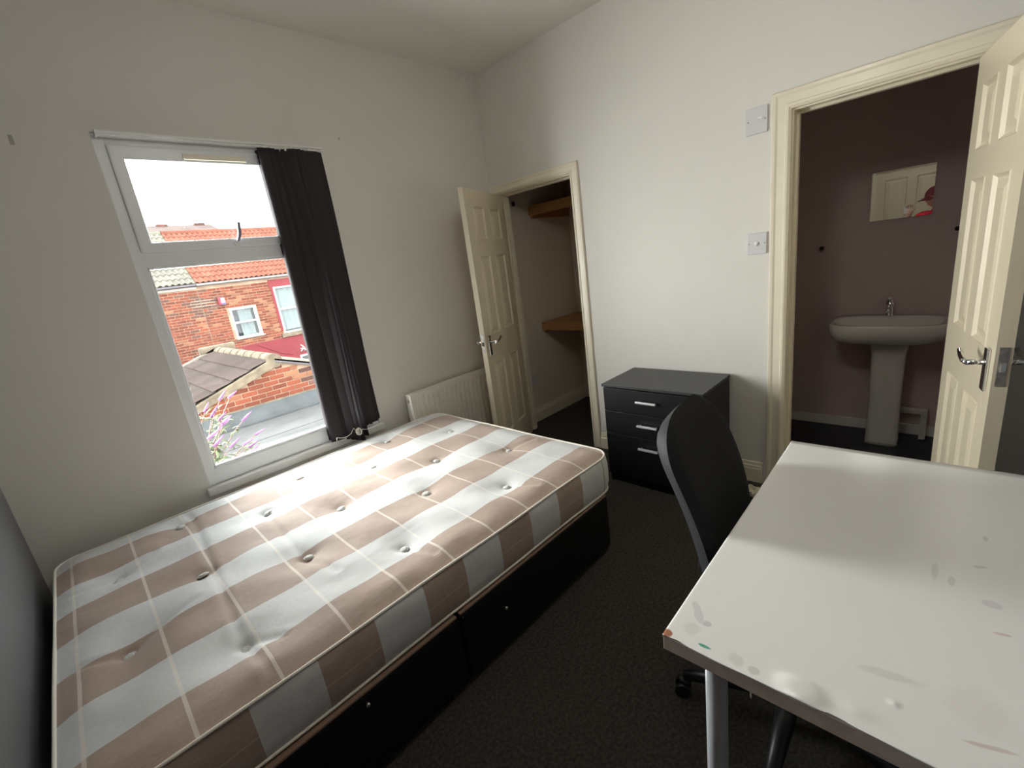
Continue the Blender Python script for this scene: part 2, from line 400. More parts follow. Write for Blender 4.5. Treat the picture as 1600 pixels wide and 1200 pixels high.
# ================================================================== BED
MX0, MX1, MY0, MY1, MZ0, MZ1 = -0.275, 1.735, 1.155, 2.612, 0.325, 0.505
def stripe_material(top=True):
    mt = bpy.data.materials.new('mattress_ticking_top' if top else 'mattress_ticking_side'); mt.use_nodes = True
    nt = mt.node_tree; N = nt.nodes; L = nt.links; b = N['Principled BSDF']
    b.inputs['Roughness'].default_value = 0.75; b.inputs['Specular IOR Level'].default_value = 0.25
    b.inputs['Sheen Weight'].default_value = 0.15
    def math_(op, a, c=None, c3=None):
        n = N.new('ShaderNodeMath'); n.operation = op
        for i, v in enumerate((a, c, c3)):
            if v is None: continue
            if isinstance(v, (int, float)): n.inputs[i].default_value = v
            else: L.new(v, n.inputs[i])
        return n.outputs[0]
    uv = N.new('ShaderNodeUVMap'); uv.uv_map = 'cloth'
    sp = N.new('ShaderNodeSeparateXYZ'); L.new(uv.outputs['UV'], sp.inputs[0])
    nz = N.new('ShaderNodeTexNoise'); nz.inputs['Scale'].default_value = 260; nz.inputs['Detail'].default_value = 2
    mp = N.new('ShaderNodeMapping'); mp.inputs['Scale'].default_value = (0.12, 1, 1)
    L.new(uv.outputs['UV'], mp.inputs['Vector']); L.new(mp.outputs['Vector'], nz.inputs['Vector'])
    if top:
        f = math_('FRACT', math_('DIVIDE', math_('SUBTRACT', sp.outputs['Y'], 1.308 - 0.19), 0.385))
        band = math_('LESS_THAN', f, 0.5)           # 1 = beige
        fx = math_('FRACT', math_('DIVIDE', math_('ADD', sp.outputs['X'], 0.2215 + 0.0965), 0.193))
        line = math_('LESS_THAN', math_('ABSOLUTE', math_('SUBTRACT', fx, 0.5)), 0.024)
        edge = math_('GREATER_THAN', math_('ABSOLUTE', math_('SUBTRACT', math_('ABSOLUTE', math_('SUBTRACT', f, 0.5)), 0.25)), 0.243)
    else:
        f = math_('FRACT', math_('DIVIDE', math_('SUBTRACT', sp.outputs['X'], 0.245), 0.348))
        band = math_('LESS_THAN', f, 0.5)
        line = math_('LESS_THAN', math_('ABSOLUTE', math_('SUBTRACT', sp.outputs['Y'], 0.085)), 0.0016)
        edge = math_('MULTIPLY', line, 0.0)
    def mix(fac, a, c):
        n = N.new('ShaderNodeMix'); n.data_type = 'RGBA'
        if isinstance(fac, (int, float)): n.inputs['Factor'].default_value = fac
        else: L.new(fac, n.inputs['Factor'])
        for key, v in (('A', a), ('B', c)):
            if isinstance(v, tuple): n.inputs[key].default_value = (*v, 1)
            else: L.new(v, n.inputs[key])
        return n.outputs['Result']
    beige = mix(nz.outputs['Fac'], (0.35, 0.26, 0.212), (0.48, 0.378, 0.32))
    pale = mix(nz.outputs['Fac'], (0.59, 0.60, 0.595), (0.70, 0.71, 0.71))
    c = mix(band, pale, beige)
    c = mix(math_('MULTIPLY', line, 0.55 if top else 0.3), c, (0.86, 0.80, 0.72))
    L.new(c, b.inputs['Base Color'])
    n2 = N.new('ShaderNodeTexNoise'); n2.inputs['Scale'].default_value = 14; n2.inputs['Detail'].default_value = 5
    L.new(uv.outputs['UV'], n2.inputs['Vector'])
    h = math_('ADD', math_('MULTIPLY', n2.outputs['Fac'], 1.0), math_('MULTIPLY', nz.outputs['Fac'], 0.10))
    bp = N.new('ShaderNodeBump'); bp.inputs['Strength'].default_value = 0.35; bp.inputs['Distance'].default_value = 0.012
    L.new(h, bp.inputs['Height']); L.new(bp.outputs['Normal'], b.inputs['Normal'])
    return mt
BUT = []
for j, y in enumerate((1.378, 1.655, 1.905, 2.19, 2.45)):
    for i in range(4):
        x = (0.13 if j % 2 == 0 else -0.115) + 0.543 * i
        if x < 1.66: BUT.append((x + (0.02 if y > 2 else 0), y))
CREASE = [((0.20, 2.45), (0.165, 1.905)), ((0.165, 1.905), (0.13, 1.38)), ((0.13, 1.38), (0.15, 1.2)), ((0.43, 2.19), (0.41, 1.655)), ((0.41, 1.655), (0.45, 1.45)),
          ((-0.23, 1.70), (-0.115, 1.655)), ((-0.115, 1.655), (0.08, 1.74)), ((-0.24, 2.20), (-0.10, 2.19)), ((-0.10, 2.19), (0.03, 2.26)), ((0.20, 2.45), (0.19, 2.6)),
          ((0.13, 1.38), (0.22, 1.30)), ((1.215, 1.378), (1.28, 1.24)), ((1.51, 1.655), (1.66, 1.6)), ((0.67, 1.378), (0.72, 1.24)), ((1.54, 2.19), (1.66, 2.14))]
def seg_d(p, a, c):
    ax, ay = a; cx, cy = c; px, py = p
    dx, dy = cx - ax, cy - ay; t = max(0, min(1, ((px - ax) * dx + (py - ay) * dy) / (dx * dx + dy * dy)))
    return math.hypot(px - ax - t * dx, py - ay - t * dy)
def mat_h(x, y):
    z = 0.0
    dmin = min(math.hypot(x - bx, y - by) for bx, by in BUT)
    z += 0.016 * (1 - math.exp(-(dmin / 0.10) ** 2)) - 0.012 * math.exp(-(dmin / 0.032) ** 2)
    for a, c in CREASE:
        d = seg_d((x, y), a, c)
        if d < 0.06: z -= 0.0050 * math.exp(-(d / 0.011) ** 2) - 0.0015 * math.exp(-((d - 0.028) / 0.016) ** 2)
    z += 0.0035 * math.sin(x * 23 + y * 9) * math.sin(y * 17 - x * 5)
    return z
CR = 0.085
def rrect(x0, x1, y0, y1, r, n):
    """closed outline, list of (x, y, perimeter)"""
    pts = []
    for cx, cy, a0 in ((x1 - r, y0 + r, -90), (x1 - r, y1 - r, 0), (x0 + r, y1 - r, 90), (x0 + r, y0 + r, 180)):
        for k in range(n + 1): a = R(a0 + 90 * k / n); pts.append((cx + r * math.cos(a), cy + r * math.sin(a)))
    return pts
bed = empty('mattress', (0, 0, 0)); tag(bed, 'beige and pale blue striped tufted mattress on the black divan', 'mattress')
bmT = MB(); bm = bmT.bm
NX, NY = 190, 140
def top_pt(u, v):
    x = MX0 + u * (MX1 - MX0); y = MY0 + v * (MY1 - MY0)
    # pull corner cells onto the rounded outline
    for cx, sx in ((MX0 + CR, -1), (MX1 - CR, 1)):
        for cy, sy in ((MY0 + CR, -1), (MY1 - CR, 1)):
            dx, dy = (x - cx) * sx, (y - cy) * sy
            if dx > 0 and dy > 0:
                mmax = max(dx, dy); l = math.hypot(dx, dy)
                if l > 0: x = cx + sx * dx * mmax / l; y = cy + sy * dy * mmax / l
    return x, y
def edge_dist(x, y):
    return min(x - MX0, MX1 - x, y - MY0, MY1 - y)
V = []
for i in range(NX + 1):
    row = []
    for j in range(NY + 1):
        x, y = top_pt(i / NX, j / NY)
        e = min(1.0, min(i / NX * (MX1 - MX0), (1 - i / NX) * (MX1 - MX0), j / NY * (MY1 - MY0), (1 - j / NY) * (MY1 - MY0)) / 0.10)
        row.append(bm.verts.new((x, y, MZ1 + (mat_h(x, y) + 0.006) * math.sin(e * math.pi / 2))))
    V.append(row)
uvl = bm.loops.layers.uv.new('cloth')
for i in range(NX):
    for j in range(NY):
        f = bm.faces.new((V[i][j], V[i + 1][j], V[i + 1][j + 1], V[i][j + 1])); f.smooth = True
        for lp in f.loops: lp[uvl].uv = (lp.vert.co.x, lp.vert.co.y)
bmT.build('top_panel', stripe_material(True), bed)
# side border with a soft bulge
out = rrect(MX0, MX1, MY0, MY1, CR, 8)
# refine the straight runs
ref = []
for a, c in zip(out, out[1:] + out[:1]):
    d = math.hypot(c[0] - a[0], c[1] - a[1]); n = max(1, int(d / 0.04))
    for k in range(n): ref.append((a[0] + (c[0] - a[0]) * k / n, a[1] + (c[1] - a[1]) * k / n))
sb = MB(); bm = sb.bm; uvl = bm.loops.layers.uv.new('cloth')
per = []; acc = 0
for k, p in enumerate(ref):
    per.append(acc); q = ref[(k + 1) % len(ref)]; acc += math.hypot(q[0] - p[0], q[1] - p[1])
start = min(range(len(ref)), key=lambda k: abs(ref[k][0] - 0.245) + 10 * abs(ref[k][1] - MY0))
off = per[start] - 0.245
ZP = [(0.0, -0.004), (0.012, 0.004), (0.045, 0.010), (0.09, 0.011), (0.135, 0.010), (0.168, 0.004), (MZ1 - MZ0, -0.002)]
cxm, cym = (MX0 + MX1) / 2, (MY0 + MY1) / 2
rings = []
for dz, o_ in ZP:
    ring = []
    for k, p in enumerate(ref):
        a = ref[k - 1]; c = ref[(k + 1) % len(ref)]
        t = Vector((c[0] - a[0], c[1] - a[1])).normalized(); nrm = Vector((t.y, -t.x))
        wob = 0.003 * math.sin(per[k] * 7.0) + 0.002 * math.sin(per[k] * 19)
        ring.append(bm.verts.new((p[0] + nrm.x * (o_ + wob * (0.02 < dz < 0.17)), p[1] + nrm.y * (o_ + wob * (0.02 < dz < 0.17)), MZ0 + dz)))
    rings.append(ring)
n = len(ref)
for i in range(len(ZP) - 1):
    for k in range(n):
        f = bm.faces.new((rings[i][k], rings[i][(k + 1) % n], rings[i + 1][(k + 1) % n], rings[i + 1][k])); f.smooth = True
        pk = [per[k], per[(k + 1) % n] if k < n - 1 else acc, per[(k + 1) % n] if k < n - 1 else acc, per[k]]
        for lp, u, z in zip(f.loops, pk, (ZP[i][0], ZP[i][0], ZP[i + 1][0], ZP[i + 1][0])): lp[uvl].uv = (u - off, z)
fb = bm.faces.new(list(reversed(rings[0])))
sb.build('side_border', stripe_material(False), bed)
for nm, z, o_ in (('piping', MZ1 + 0.002, 0.0), ('piping', MZ0 + 0.004, 0.004)):
    P_ = []
    for k, p in enumerate(ref + ref[:1]):
        kk = k % n; a = ref[kk - 1]; c = ref[(kk + 1) % n]; t = Vector((c[0] - a[0], c[1] - a[1])).normalized()
        P_.append((p[0] + t.y * o_, p[1] - t.x * o_, z + 0.0018 * math.sin(per[kk] * 9)))
    MB().tube(P_, 0.0048, 8, cap=False).build(nm, M['piping'], bed)
bt = MB(); bt.lathe([(0.004, 0.0), (0.014, 0.001), (0.0165, 0.004), (0.014, 0.0075), (0.006, 0.0085)], seg=14); bt.lathe([(0.017, 0.0), (0.0195, 0.001), (0.0205, 0.0035), (0.0185, 0.0045), (0.016, 0.003)], seg=14, cap=False)
bme = bt.mesh('button', M['button'])
for x, y in BUT:
    o = new('button', bme, bed); o.location = (x, y, MZ1 + mat_h(x, y) + 0.0105); o.rotation_euler = (random.uniform(-.25, .25), random.uniform(-.25, .25), random.uniform(0, 3))
bed.location = (0, 0, 0)
# rotate mattress a touch about its near foot corner, as it sits in the photograph
bed.matrix_world = Matrix.Translation((MX1, MY0, 0)) @ Matrix.Rotation(R(-0.5), 4, 'Z') @ Matrix.Translation((-MX1, -MY0, 0))

dv = empty('divan_base', (0.7, 1.9, 0)); tag(dv, 'black fabric divan bed base in two halves under the mattress', 'bed base')
def part_at(o, root):
    o.matrix_parent_inverse = root.matrix_world.inverted() if False else Matrix.Translation(-Vector(root.location))
    return o
DX0, DX1, DY0, DY1, DZ = -0.285, 1.655, 1.143, 2.605, 0.318
for x0, x1 in ((DX0, 0.699), (0.702, DX1)):
    part_at(MB().box(x0, x1, DY0, DY1, 0.035, DZ - 0.006, 0.012, 2).build('base_half', M['divan'], dv), dv)
    part_at(MB().box(x0 + 0.006, x1 - 0.006, DY0 + 0.003, DY1 - 0.003, DZ - 0.008, DZ, 0.002).build('top_cloth', M['divan_top'], dv), dv)
for x, z in ((0.905, 0.205), (0.335, 0.285)):
    kb = part_at(MB().lathe([(0.003, 0), (0.003, -0.008), (0.0065, -0.011), (0.007, -0.015), (0.004, -0.018)], (x, DY0, z), 14, 'y').build('drawer_knob', M['dull_metal'], dv), dv)
part_at(MB().box(0.712, 0.718, DY0 - 0.003, DY0 + 0.004, 0.05, 0.30, 0.001).build('drawer_seam', M['divan'], dv), dv)
for x in (-0.2, 0.62, 0.77, 1.57):
    for y in (1.18, 2.58):
        part_at(MB().lathe([(0.018, 0.0), (0.021, 0.004), (0.021, 0.028), (0.012, 0.036)], (x, y, 0), 12).build('castor', M['black_plastic'], dv), dv)

# ================================================================== VERTICAL BLIND
bl = empty('vertical_blind', (0.86, WY - 0.03, 0)); tag(bl, 'black vertical blind gathered at the right of the window', 'blind')
hr = MB(); hr.box(0.372, 1.37, WY - 0.034, WY - 0.004, 2.243, 2.253, 0.002); hr.box(0.372, 1.37, WY - 0.034, WY - 0.029, 2.232, 2.238, 0.001); hr.box(0.372, 1.37, WY - 0.012, WY - 0.006, 2.232, 2.245)
part_at(hr.build('headrail', M['plastic'], bl), bl)
part_at(MB().box(0.364, 0.373, WY - 0.038, WY - 0.002, 2.229, 2.255, 0.002).build('rail_end_cap', M['plastic'], bl), bl)
VN = [  # x centre, angle, bottom z, y offset
    (1.037, 52, 0.556, 0.020), (1.047, 7, 0.552, -0.004), (1.056, 3, 0.556, 0.008), (1.070, 12, 0.560, 0.014), (1.128, 40, 0.530, 0.004), (1.150, 66, 0.515, -0.012),
    (1.178, 70, 0.500, -0.014), (1.205, 56, 0.520, -0.002), (1.246, 22, 0.575, 0.010), (1.282, 12, 0.586, -0.002), (1.300, 6, 0.590, 0.008), (1.312, 3, 0.592, 0.016)]
vw = 0.088
for i, (x, ang, zb, yo) in enumerate(VN):
    y = WY - 0.050 + yo; a = R(ang)
    def fn(u, v, x=x, a=a, zb=zb, y=y, i=i):
        z = 2.222 + (zb - 2.222) * v
        s_ = (u - 0.5) * vw
        aa = a * (0.40 + 0.60 * v) if i else R(54 - 6 * v) + 0.10 * math.sin(2.2 * v * math.pi + i)
        cur = 0.006 * (1 - (2 * u - 1) ** 2)
        xx = x + 0.010 * math.sin(v * 3 + i * 1.3) * v * (1 - v) * 3
        return (xx + s_ * math.cos(aa) + cur * math.sin(aa), y - s_ * math.sin(aa) - cur * math.cos(aa), z)
    vn = MB(); vn.grid(5, 24, fn)
    o = part_at(vn.build('vane', M['blind'], bl), bl)
    sd = o.modifiers.new('thickness', 'SOLIDIFY'); sd.thickness = 0.0012; sd.offset = 0
    part_at(MB().box(x - 0.010, x + 0.010, y - 0.004, y + 0.004, 2.212, 2.234, 0.002).build('vane_hanger', M['chain'], bl), bl)
# stabilising chain along the vane feet, tangled in the middle
pts = [(1.010, 0.572), (1.013, 0.592), (1.04, 0.580), (1.075, 0.574), (1.105, 0.583), (1.130, 0.612), (1.150, 0.575), (1.165, 0.558), (1.185, 0.585), (1.215, 0.572), (1.235, 0.600), (1.262, 0.590), (1.29, 0.589), (1.318, 0.606), (1.325, 0.570)]
part_at(MB().tube([(x, WY - 0.112, z) for x, z in pts], 0.0016, 6).build('bead_chain', M['chain'], bl), bl)
tb = MB()
tw = []
for k in range(60):
    a = k * 0.75; tw.append((1.158 + 0.020 * math.cos(a) * math.sin(k * 0.31), WY - 0.116 + 0.006 * math.sin(a * 1.7), 0.580 + 0.024 * math.sin(a)))
tb.tube(tw, 0.0018, 6); part_at(tb.build('tangled_chain', M['chain'], bl), bl)

# ================================================================== RADIATOR
ra = empty('radiator', (2.0, WY - 0.06, 0.12)); tag(ra, 'white panel radiator on the wall behind the closet door', 'radiator')
RX0, RX1, RZ0, RZ1 = 1.575, 2.44, 0.14, 0.683
RYB = WY - 0.035; RYF = WY - 0.098
NF = 20
def rad_fn(u, v):
    x = RX0 + 0.006 + u * (RX1 - RX0 - 0.012); z = RZ0 + v * (RZ1 - RZ0)
    ph = (u * NF) % 1.0
    g = 0.0 if (v < 0.06 or v > 0.93) else min(1, (v - 0.06) / 0.05, (0.93 - v) / 0.05)
    k = 0.5 - 0.5 * math.cos(2 * math.pi * ph)
    return (x, RYF + 0.019 * g * (k ** 1.5), z)
part_at(MB().grid(NF * 10, 26, rad_fn).build('front_panel', M['radiator'], ra), ra)
part_at(MB().box(RX0 + 0.006, RX1 - 0.006, RYB - 0.012, RYB, RZ0, RZ1 - 0.01, 0.003).build('rear_panel', M['radiator'], ra), ra)
gr = MB(); gr.box(RX0 + 0.003, RX1 - 0.003, RYF + 0.001, RYB, RZ1 - 0.004, RZ1 + 0.001, 0.001)
part_at(gr.build('top_grille', M['radiator'], ra), ra)
for x0, x1 in ((RX0, RX0 + 0.006), (RX1 - 0.006, RX1)):
    ec = part_at(MB().box(x0, x1, RYF - 0.002, RYB + 0.002, RZ0, RZ1 + 0.002, 0.003).build('end_panel', M['radiator'], ra), ra)
    xx = x0 - 0.004 if x0 == RX0 else x1
    part_at(MB().lathe([(0.012, 0), (0.012, 0.004), (0.007, 0.004), (0.006, 0.001)], (xx, (RYF + RYB) / 2, RZ1 - 0.045), 16, 'x').build('bleed_plug', M['dull_metal'], ra), ra)
for x in (1.75, 2.3): part_at(MB().box(x - 0.015, x + 0.015, RYB, WY, 0.25, 0.60, 0.002).build('wall_bracket', M['radiator'], ra), ra)

# ================================================================== CLOSET FITTINGS
def shelf(name, label, z0, z1, x0):
    rt_ = empty(name, (3.4, 2.1, z0)); tag(rt_, label, 'shelf')
    part_at(MB().box(x0 + 0.022, 3.715, 1.55, WY - 0.001, z1 - 0.022, z1, 0.001).build('board', M['pine'], rt_), rt_)
    part_at(MB().box(x0, x0 + 0.022, 1.55, WY - 0.001, z0, z1 + 0.001, 0.002).build('front_rail', M['pine'], rt_), rt_)
    part_at(MB().box(x0 + 0.022, 3.70, WY - 0.026, WY - 0.002, z0 - 0.02, z1 - 0.022, 0.002).build('batten', M['pine'], rt_), rt_)
    return rt_
shelf('closet_shelf', 'upper pine shelf high in the closet', 1.838, 1.915, 3.14)
shelf('closet_shelf', 'lower pine shelf at waist height in the closet', 0.828, 0.903, 3.15)
b = MB(); b.box(2.942, 2.972, WY - 0.012, WY, 1.918, 1.955, 0.003)
hk = b.build('coat_hook', M['dark_hole']); tag(hk, 'small dark bracket high on the closet side wall', 'hook')
so = empty('wall_socket', (2.93, WY, 0.40)); tag(so, 'dim white double socket low on the closet wall', 'socket')
part_at(MB().box(2.875, 2.99, WY - 0.010, WY - 0.0005, 0.36, 0.445, 0.003).build('plate', M['grey_plastic'], so), so)
for x in (2.903, 2.962): part_at(MB().box(x - 0.010, x + 0.010, WY - 0.0125, WY - 0.010, 0.42, 0.435, 0.001).build('rocker', M['grey_plastic'], so), so)

# ================================================================== CHEST OF DRAWERS
cy0, cy1, cx0, cx1, ch = 0.915, 1.535, 2.272, 2.675, 0.672
cd = empty('chest_of_drawers', ((cx0 + cx1) / 2, (cy0 + cy1) / 2, 0)); tag(cd, 'black chest of drawers with silver bar handles against the white wall', 'drawers')
P2 = lambda o: part_at(o, cd)
b = MB(); b.box(cx0 + 0.02, cx1, cy0 + 0.002, cy0 + 0.018, 0, ch - 0.016); b.box(cx0 + 0.02, cx1, cy1 - 0.018, cy1 - 0.002, 0, ch - 0.016)
b.box(cx1 - 0.006, cx1, cy0 + 0.018, cy1 - 0.018, 0.03, ch - 0.016); b.box(cx0 + 0.04, cx1 - 0.01, cy0 + 0.018, cy1 - 0.018, 0.04, 0.056); b.box(cx0 + 0.03, cx0 + 0.046, cy0 + 0.018, cy1 - 0.018, 0, 0.056)
P2(b.build('carcass', M['black_foil'], cd))
P2(MB().box(cx0 - 0.006, cx1, cy0 - 0.004, cy1 + 0.004, ch - 0.016, ch, 0.0015).build('top', M['black_top'], cd))
M['satin'] = material('satin_aluminium', (0.86, 0.86, 0.88), 0.32, metal=0.6)
zt = ch - 0.022
for dh in (0.150, 0.150, zt - 0.06 - 0.30):
    dr = P2(MB().box(cx0, cx0 + 0.018, cy0 + 0.004, cy1 - 0.004, zt - dh + 0.002, zt - 0.002, 0.0015).build('drawer', M['black_foil'], cd))
    zc = zt - 0.066; yc = (cy0 + cy1) / 2 + 0.012
    hb = MB(); hb.box(cx0 - 0.028, cx0 - 0.014, yc - 0.064, yc + 0.064, zc - 0.006, zc + 0.006, 0.002)
    for yy in (-0.05, 0.05): hb.tube([(cx0 - 0.017, yc + yy, zc), (cx0, yc + yy, zc)], 0.004, 8)
    h_ = hb.build('handle', M['satin'], dr); h_.matrix_parent_inverse = Matrix.Identity(4)
    zt -= dh

# ================================================================== OFFICE CHAIR
CC = (1.245, 0.25)
oc = empty('office_chair', (CC[0], CC[1], 0)); tag(oc, 'black fabric office chair with curved back pushed under the white desk', 'chair')
P3 = lambda o: part_at(o, oc)
def back_fn(front):
    def fn(u, v):
        z = 0.515 + 0.475 * v
        # half width: narrows to the foot, rounded shoulders
        hw = 0.190 + 0.035 * math.sin(min(1, v / 0.75) * math.pi / 2)
        if v > 0.72: tt = (v - 0.72) / 0.28; hw *= math.sqrt(max(0.0, 1 - (tt * 0.86) ** 2.4))
        if v < 0.12: hw *= 0.86 + 0.14 * math.sin(v / 0.12 * math.pi / 2)
        s_ = 2 * u - 1
        x = CC[0] + hw * s_
        yb = 0.425 + 0.150 * v + 0.030 * math.sin(v * math.pi) * -1
        wrap = -0.012 * (s_ ** 2) + 0.018 * s_
        rim = math.sqrt(max(0.0, 1 - abs(s_) ** 8)) * math.sqrt(max(0.0, min(1, v / 0.08, (1 - v) / 0.10))) if 0 < v < 1 else 0
        th = (-0.026 if front else 0.046) * rim
        return (x, yb + wrap + th, z)
    return fn
f_ = MB(); f_.grid(20, 26, back_fn(True)); P3(f_.build('backrest', M['chair_fabric'], oc))
r_ = MB(); r_.grid(20, 26, back_fn(False)); P3(r_.build('back_shell', M['chair_shell'], oc))
# seat cushion
def superell(cx, cy, hx_, hy_, n, e=0.35):
    o = []
    for k in range(n):
        a = 2 * math.pi * k / n; c, s_ = math.cos(a), math.sin(a)
        o.append((cx + hx_ * math.copysign(abs(c) ** e, c), cy + hy_ * math.copysign(abs(s_) ** e, s_)))
    return o
def cushion(mb, cx, cy, layers, n=40):
    rings = []
    for hx_, hy_, z in layers:
        rings.append([mb.bm.verts.new((x, y, z)) for x, y in superell(cx, cy, hx_, hy_, n)])
    for i in range(len(rings) - 1):
        for k in range(n):
            f = mb.bm.faces.new((rings[i][k], rings[i][(k + 1) % n], rings[i + 1][(k + 1) % n], rings[i + 1][k])); f.smooth = True
    mb.bm.faces.new(list(reversed(rings[0]))); mb.bm.faces.new(rings[-1])
    return mb
P3(cushion(MB(), CC[0], 0.235, [(0.20, 0.195, 0.425), (0.225, 0.215, 0.435), (0.235, 0.225, 0.455), (0.23, 0.22, 0.478), (0.20, 0.19, 0.49), (0.12, 0.11, 0.494)]).build('seat', M['chair_fabric'], oc))
P3(MB().tube([(CC[0], 0.30, 0.415), (CC[0], 0.46, 0.410), (CC[0], 0.505, 0.45), (CC[0], 0.492, 0.56), (CC[0], 0.515, 0.66)], 0.022, 10).build('back_bracket', M['black_plastic'], oc))
P3(MB().box(CC[0] - 0.09, CC[0] + 0.09, CC[1] - 0.09, CC[1] + 0.10, 0.395, 0.426, 0.008).build('seat_plate', M['black_plastic'], oc))
gl = MB(); gl.lathe([(0.030, 0.10), (0.030, 0.20), (0.024, 0.205), (0.024, 0.29), (0.016, 0.295), (0.016, 0.40)], (CC[0], CC[1], 0), 18)
P3(gl.build('gas_lift', M['black_plastic'], oc))
P3(MB().tube([(CC[0] + 0.05, CC[1] + 0.02, 0.405), (CC[0] + 0.20, CC[1] + 0.03, 0.400), (CC[0] + 0.24, CC[1] + 0.03, 0.395)], 0.006, 8).build('tilt_lever', M['black_plastic'], oc))
for k in range(5):
    a = R(180 + 3 + 72 * k); dx, dy = math.cos(a), math.sin(a)
    lg = P3(MB().tube([(CC[0] + dx * 0.02, CC[1] + dy * 0.02, 0.115), (CC[0] + dx * 0.15, CC[1] + dy * 0.15, 0.100), (CC[0] + dx * 0.31, CC[1] + dy * 0.31, 0.078)], [0.030, 0.024, 0.016], 10).build('base_leg', M['black_plastic'], oc))
    cxp, cyp = CC[0] + dx * 0.305, CC[1] + dy * 0.305
    cb = MB()
    cb.tube([(cxp, cyp, 0.045), (cxp, cyp, 0.075)], 0.008, 8)
    nx_, ny_ = -dy, dx
    for sd in (-1, 1):
        p0 = Vector((cxp + nx_ * sd * 0.008 + dx * 0.008, cyp + ny_ * sd * 0.008 + dy * 0.008, 0.026)); p1 = p0 + Vector((nx_ * sd * 0.016, ny_ * sd * 0.016, 0))
        cb.tube([p0, p1], 0.025, 16)
    cb.tube([(cxp - dx * 0.012, cyp - dy * 0.012, 0.05), (cxp + dx * 0.02, cyp + dy * 0.02, 0.053)], 0.013, 10)
    c_ = cb.build('castor', M['black_plastic'], lg); c_.matrix_parent_inverse = Matrix.Identity(4)

# ================================================================== DESK
def desk_top_material():
    mt = material('white_desk_laminate', (0.88, 0.88, 0.86), 0.24, var=0.02, vscale=2.2)
    nt = mt.node_tree; N = nt.nodes; L = nt.links; b = N['Principled BSDF']
    src = b.inputs['Base Color'].links[0].from_socket
    tc = [n for n in N if n.type == 'TEX_COORD'][0]
    wob = N.new('ShaderNodeTexNoise'); wob.inputs['Scale'].default_value = 45; L.new(tc.outputs['Object'], wob.inputs['Vector'])
    def stain(src, c, r_, col, amt, sx=1.0, sy=1.0, rot=0.0, soft=0.5):
        mp = N.new('ShaderNodeMapping'); mp.vector_type = 'TEXTURE'
        mp.inputs['Location'].default_value = (c[0], c[1], 0); mp.inputs['Rotation'].default_value = (0, 0, rot); mp.inputs['Scale'].default_value = (sx * r_, sy * r_, 1000)
        L.new(tc.outputs['Object'], mp.inputs['Vector'])
        ln = N.new('ShaderNodeVectorMath'); ln.operation = 'LENGTH'; L.new(mp.outputs['Vector'], ln.inputs[0])
        ad = N.new('ShaderNodeMath'); ad.operation = 'MULTIPLY_ADD'; L.new(wob.outputs['Fac'], ad.inputs[0]); ad.inputs[1].default_value = 0.9; L.new(ln.outputs['Value'], ad.inputs[2])
        mr = N.new('ShaderNodeMapRange'); mr.inputs['From Min'].default_value = 1.45 - soft * 0.5; mr.inputs['From Max'].default_value = 1.45; mr.inputs['To Min'].default_value = amt; mr.inputs['To Max'].default_value = 0
        L.new(ad.outputs[0], mr.inputs['Value'])
        mx = N.new('ShaderNodeMix'); mx.data_type = 'RGBA'; L.new(mr.outputs['Result'], mx.inputs['Factor']); L.new(src, mx.inputs['A']); mx.inputs['B'].default_value = (*col, 1)
        return mx.outputs['Result']
    for args in (((0.677, 0.358), 0.011, (0.35, 0.12, 0.05), 0.95), ((0.686, 0.290), 0.008, (0.03, 0.35, 0.25), 0.9, 0.5, 1.6),
                 ((0.760, 0.330), 0.022, (0.42, 0.43, 0.44), 0.35, 1.6, 0.45, 0.6), ((0.742, 0.305), 0.008, (0.42, 0.43, 0.44), 0.5), ((0.715, 0.325), 0.02, (0.55, 0.55, 0.55), 0.3, 1.0, 1.0, 0, 0.9),
                 ((0.690, 0.235), 0.016, (0.5, 0.5, 0.48), 0.3, 1.0, 1.0, 0, 0.9), ((0.685, 0.205), 0.010, (0.45, 0.45, 0.43), 0.45),
                 ((0.742, -0.085), 0.022, (0.50, 0.30, 0.22), 0.4, 0.2, 1.5, 0.3), ((0.80, -0.075), 0.05, (0.75, 0.66, 0.66), 0.2, 1, 1, 0, 0.9),
                 ((0.80, 0.03), 0.03, (0.6, 0.58, 0.5), 0.35, 0.4, 1.6, 0.2, 0.9), ((1.12, -0.045), 0.012, (0.45, 0.43, 0.42), 0.3, 1.6, 0.5), ((1.20, -0.09), 0.012, (0.40, 0.38, 0.40), 0.35, 0.4, 1.2, 0.5),
                 ((1.08, -0.10), 0.012, (0.55, 0.50, 0.52), 0.35, 1.0, 1.3), ((1.32, -0.10), 0.010, (0.45, 0.43, 0.45), 0.35, 1.3, 0.5), ((1.0, -0.11), 0.010, (0.6, 0.4, 0.4), 0.5, 0.4, 1.3, 0.2), ((1.14, -0.02), 0.02, (0.55, 0.52, 0.5), 0.3, 1.8, 0.3)):
        src = stain(src, *args)
    L.new(src, b.inputs['Base Color'])
    return mt
M['desk_top'] = desk_top_material()
HX0, HX1, HY0, HY1, HZ = 0.667, 1.712, -0.245, 0.365, 0.732
dk = empty('desk', ((HX0 + HX1) / 2, (HY0 + HY1) / 2, 0)); tag(dk, 'white laminate desk with chipped edges and round grey legs', 'desk')
P4 = lambda o: part_at(o, dk)
b = MB(); bm = b.bm
def desk_h(x, y):
    z = 0.0
    z += 0.0050 * math.exp(-(((x - 0.690) / 0.024) ** 2 + ((y - 0.135) / 0.034) ** 2) ** 2)       # blistered laminate at the near edge
    z += 0.0022 * math.exp(-(((x - 0.700) / 0.010) ** 2 + ((y - 0.062) / 0.022) ** 2))
    z += 0.0018 * math.exp(-(((x - 0.745) / 0.006) ** 2 + ((y - 0.02) / 0.006) ** 2))
    return z
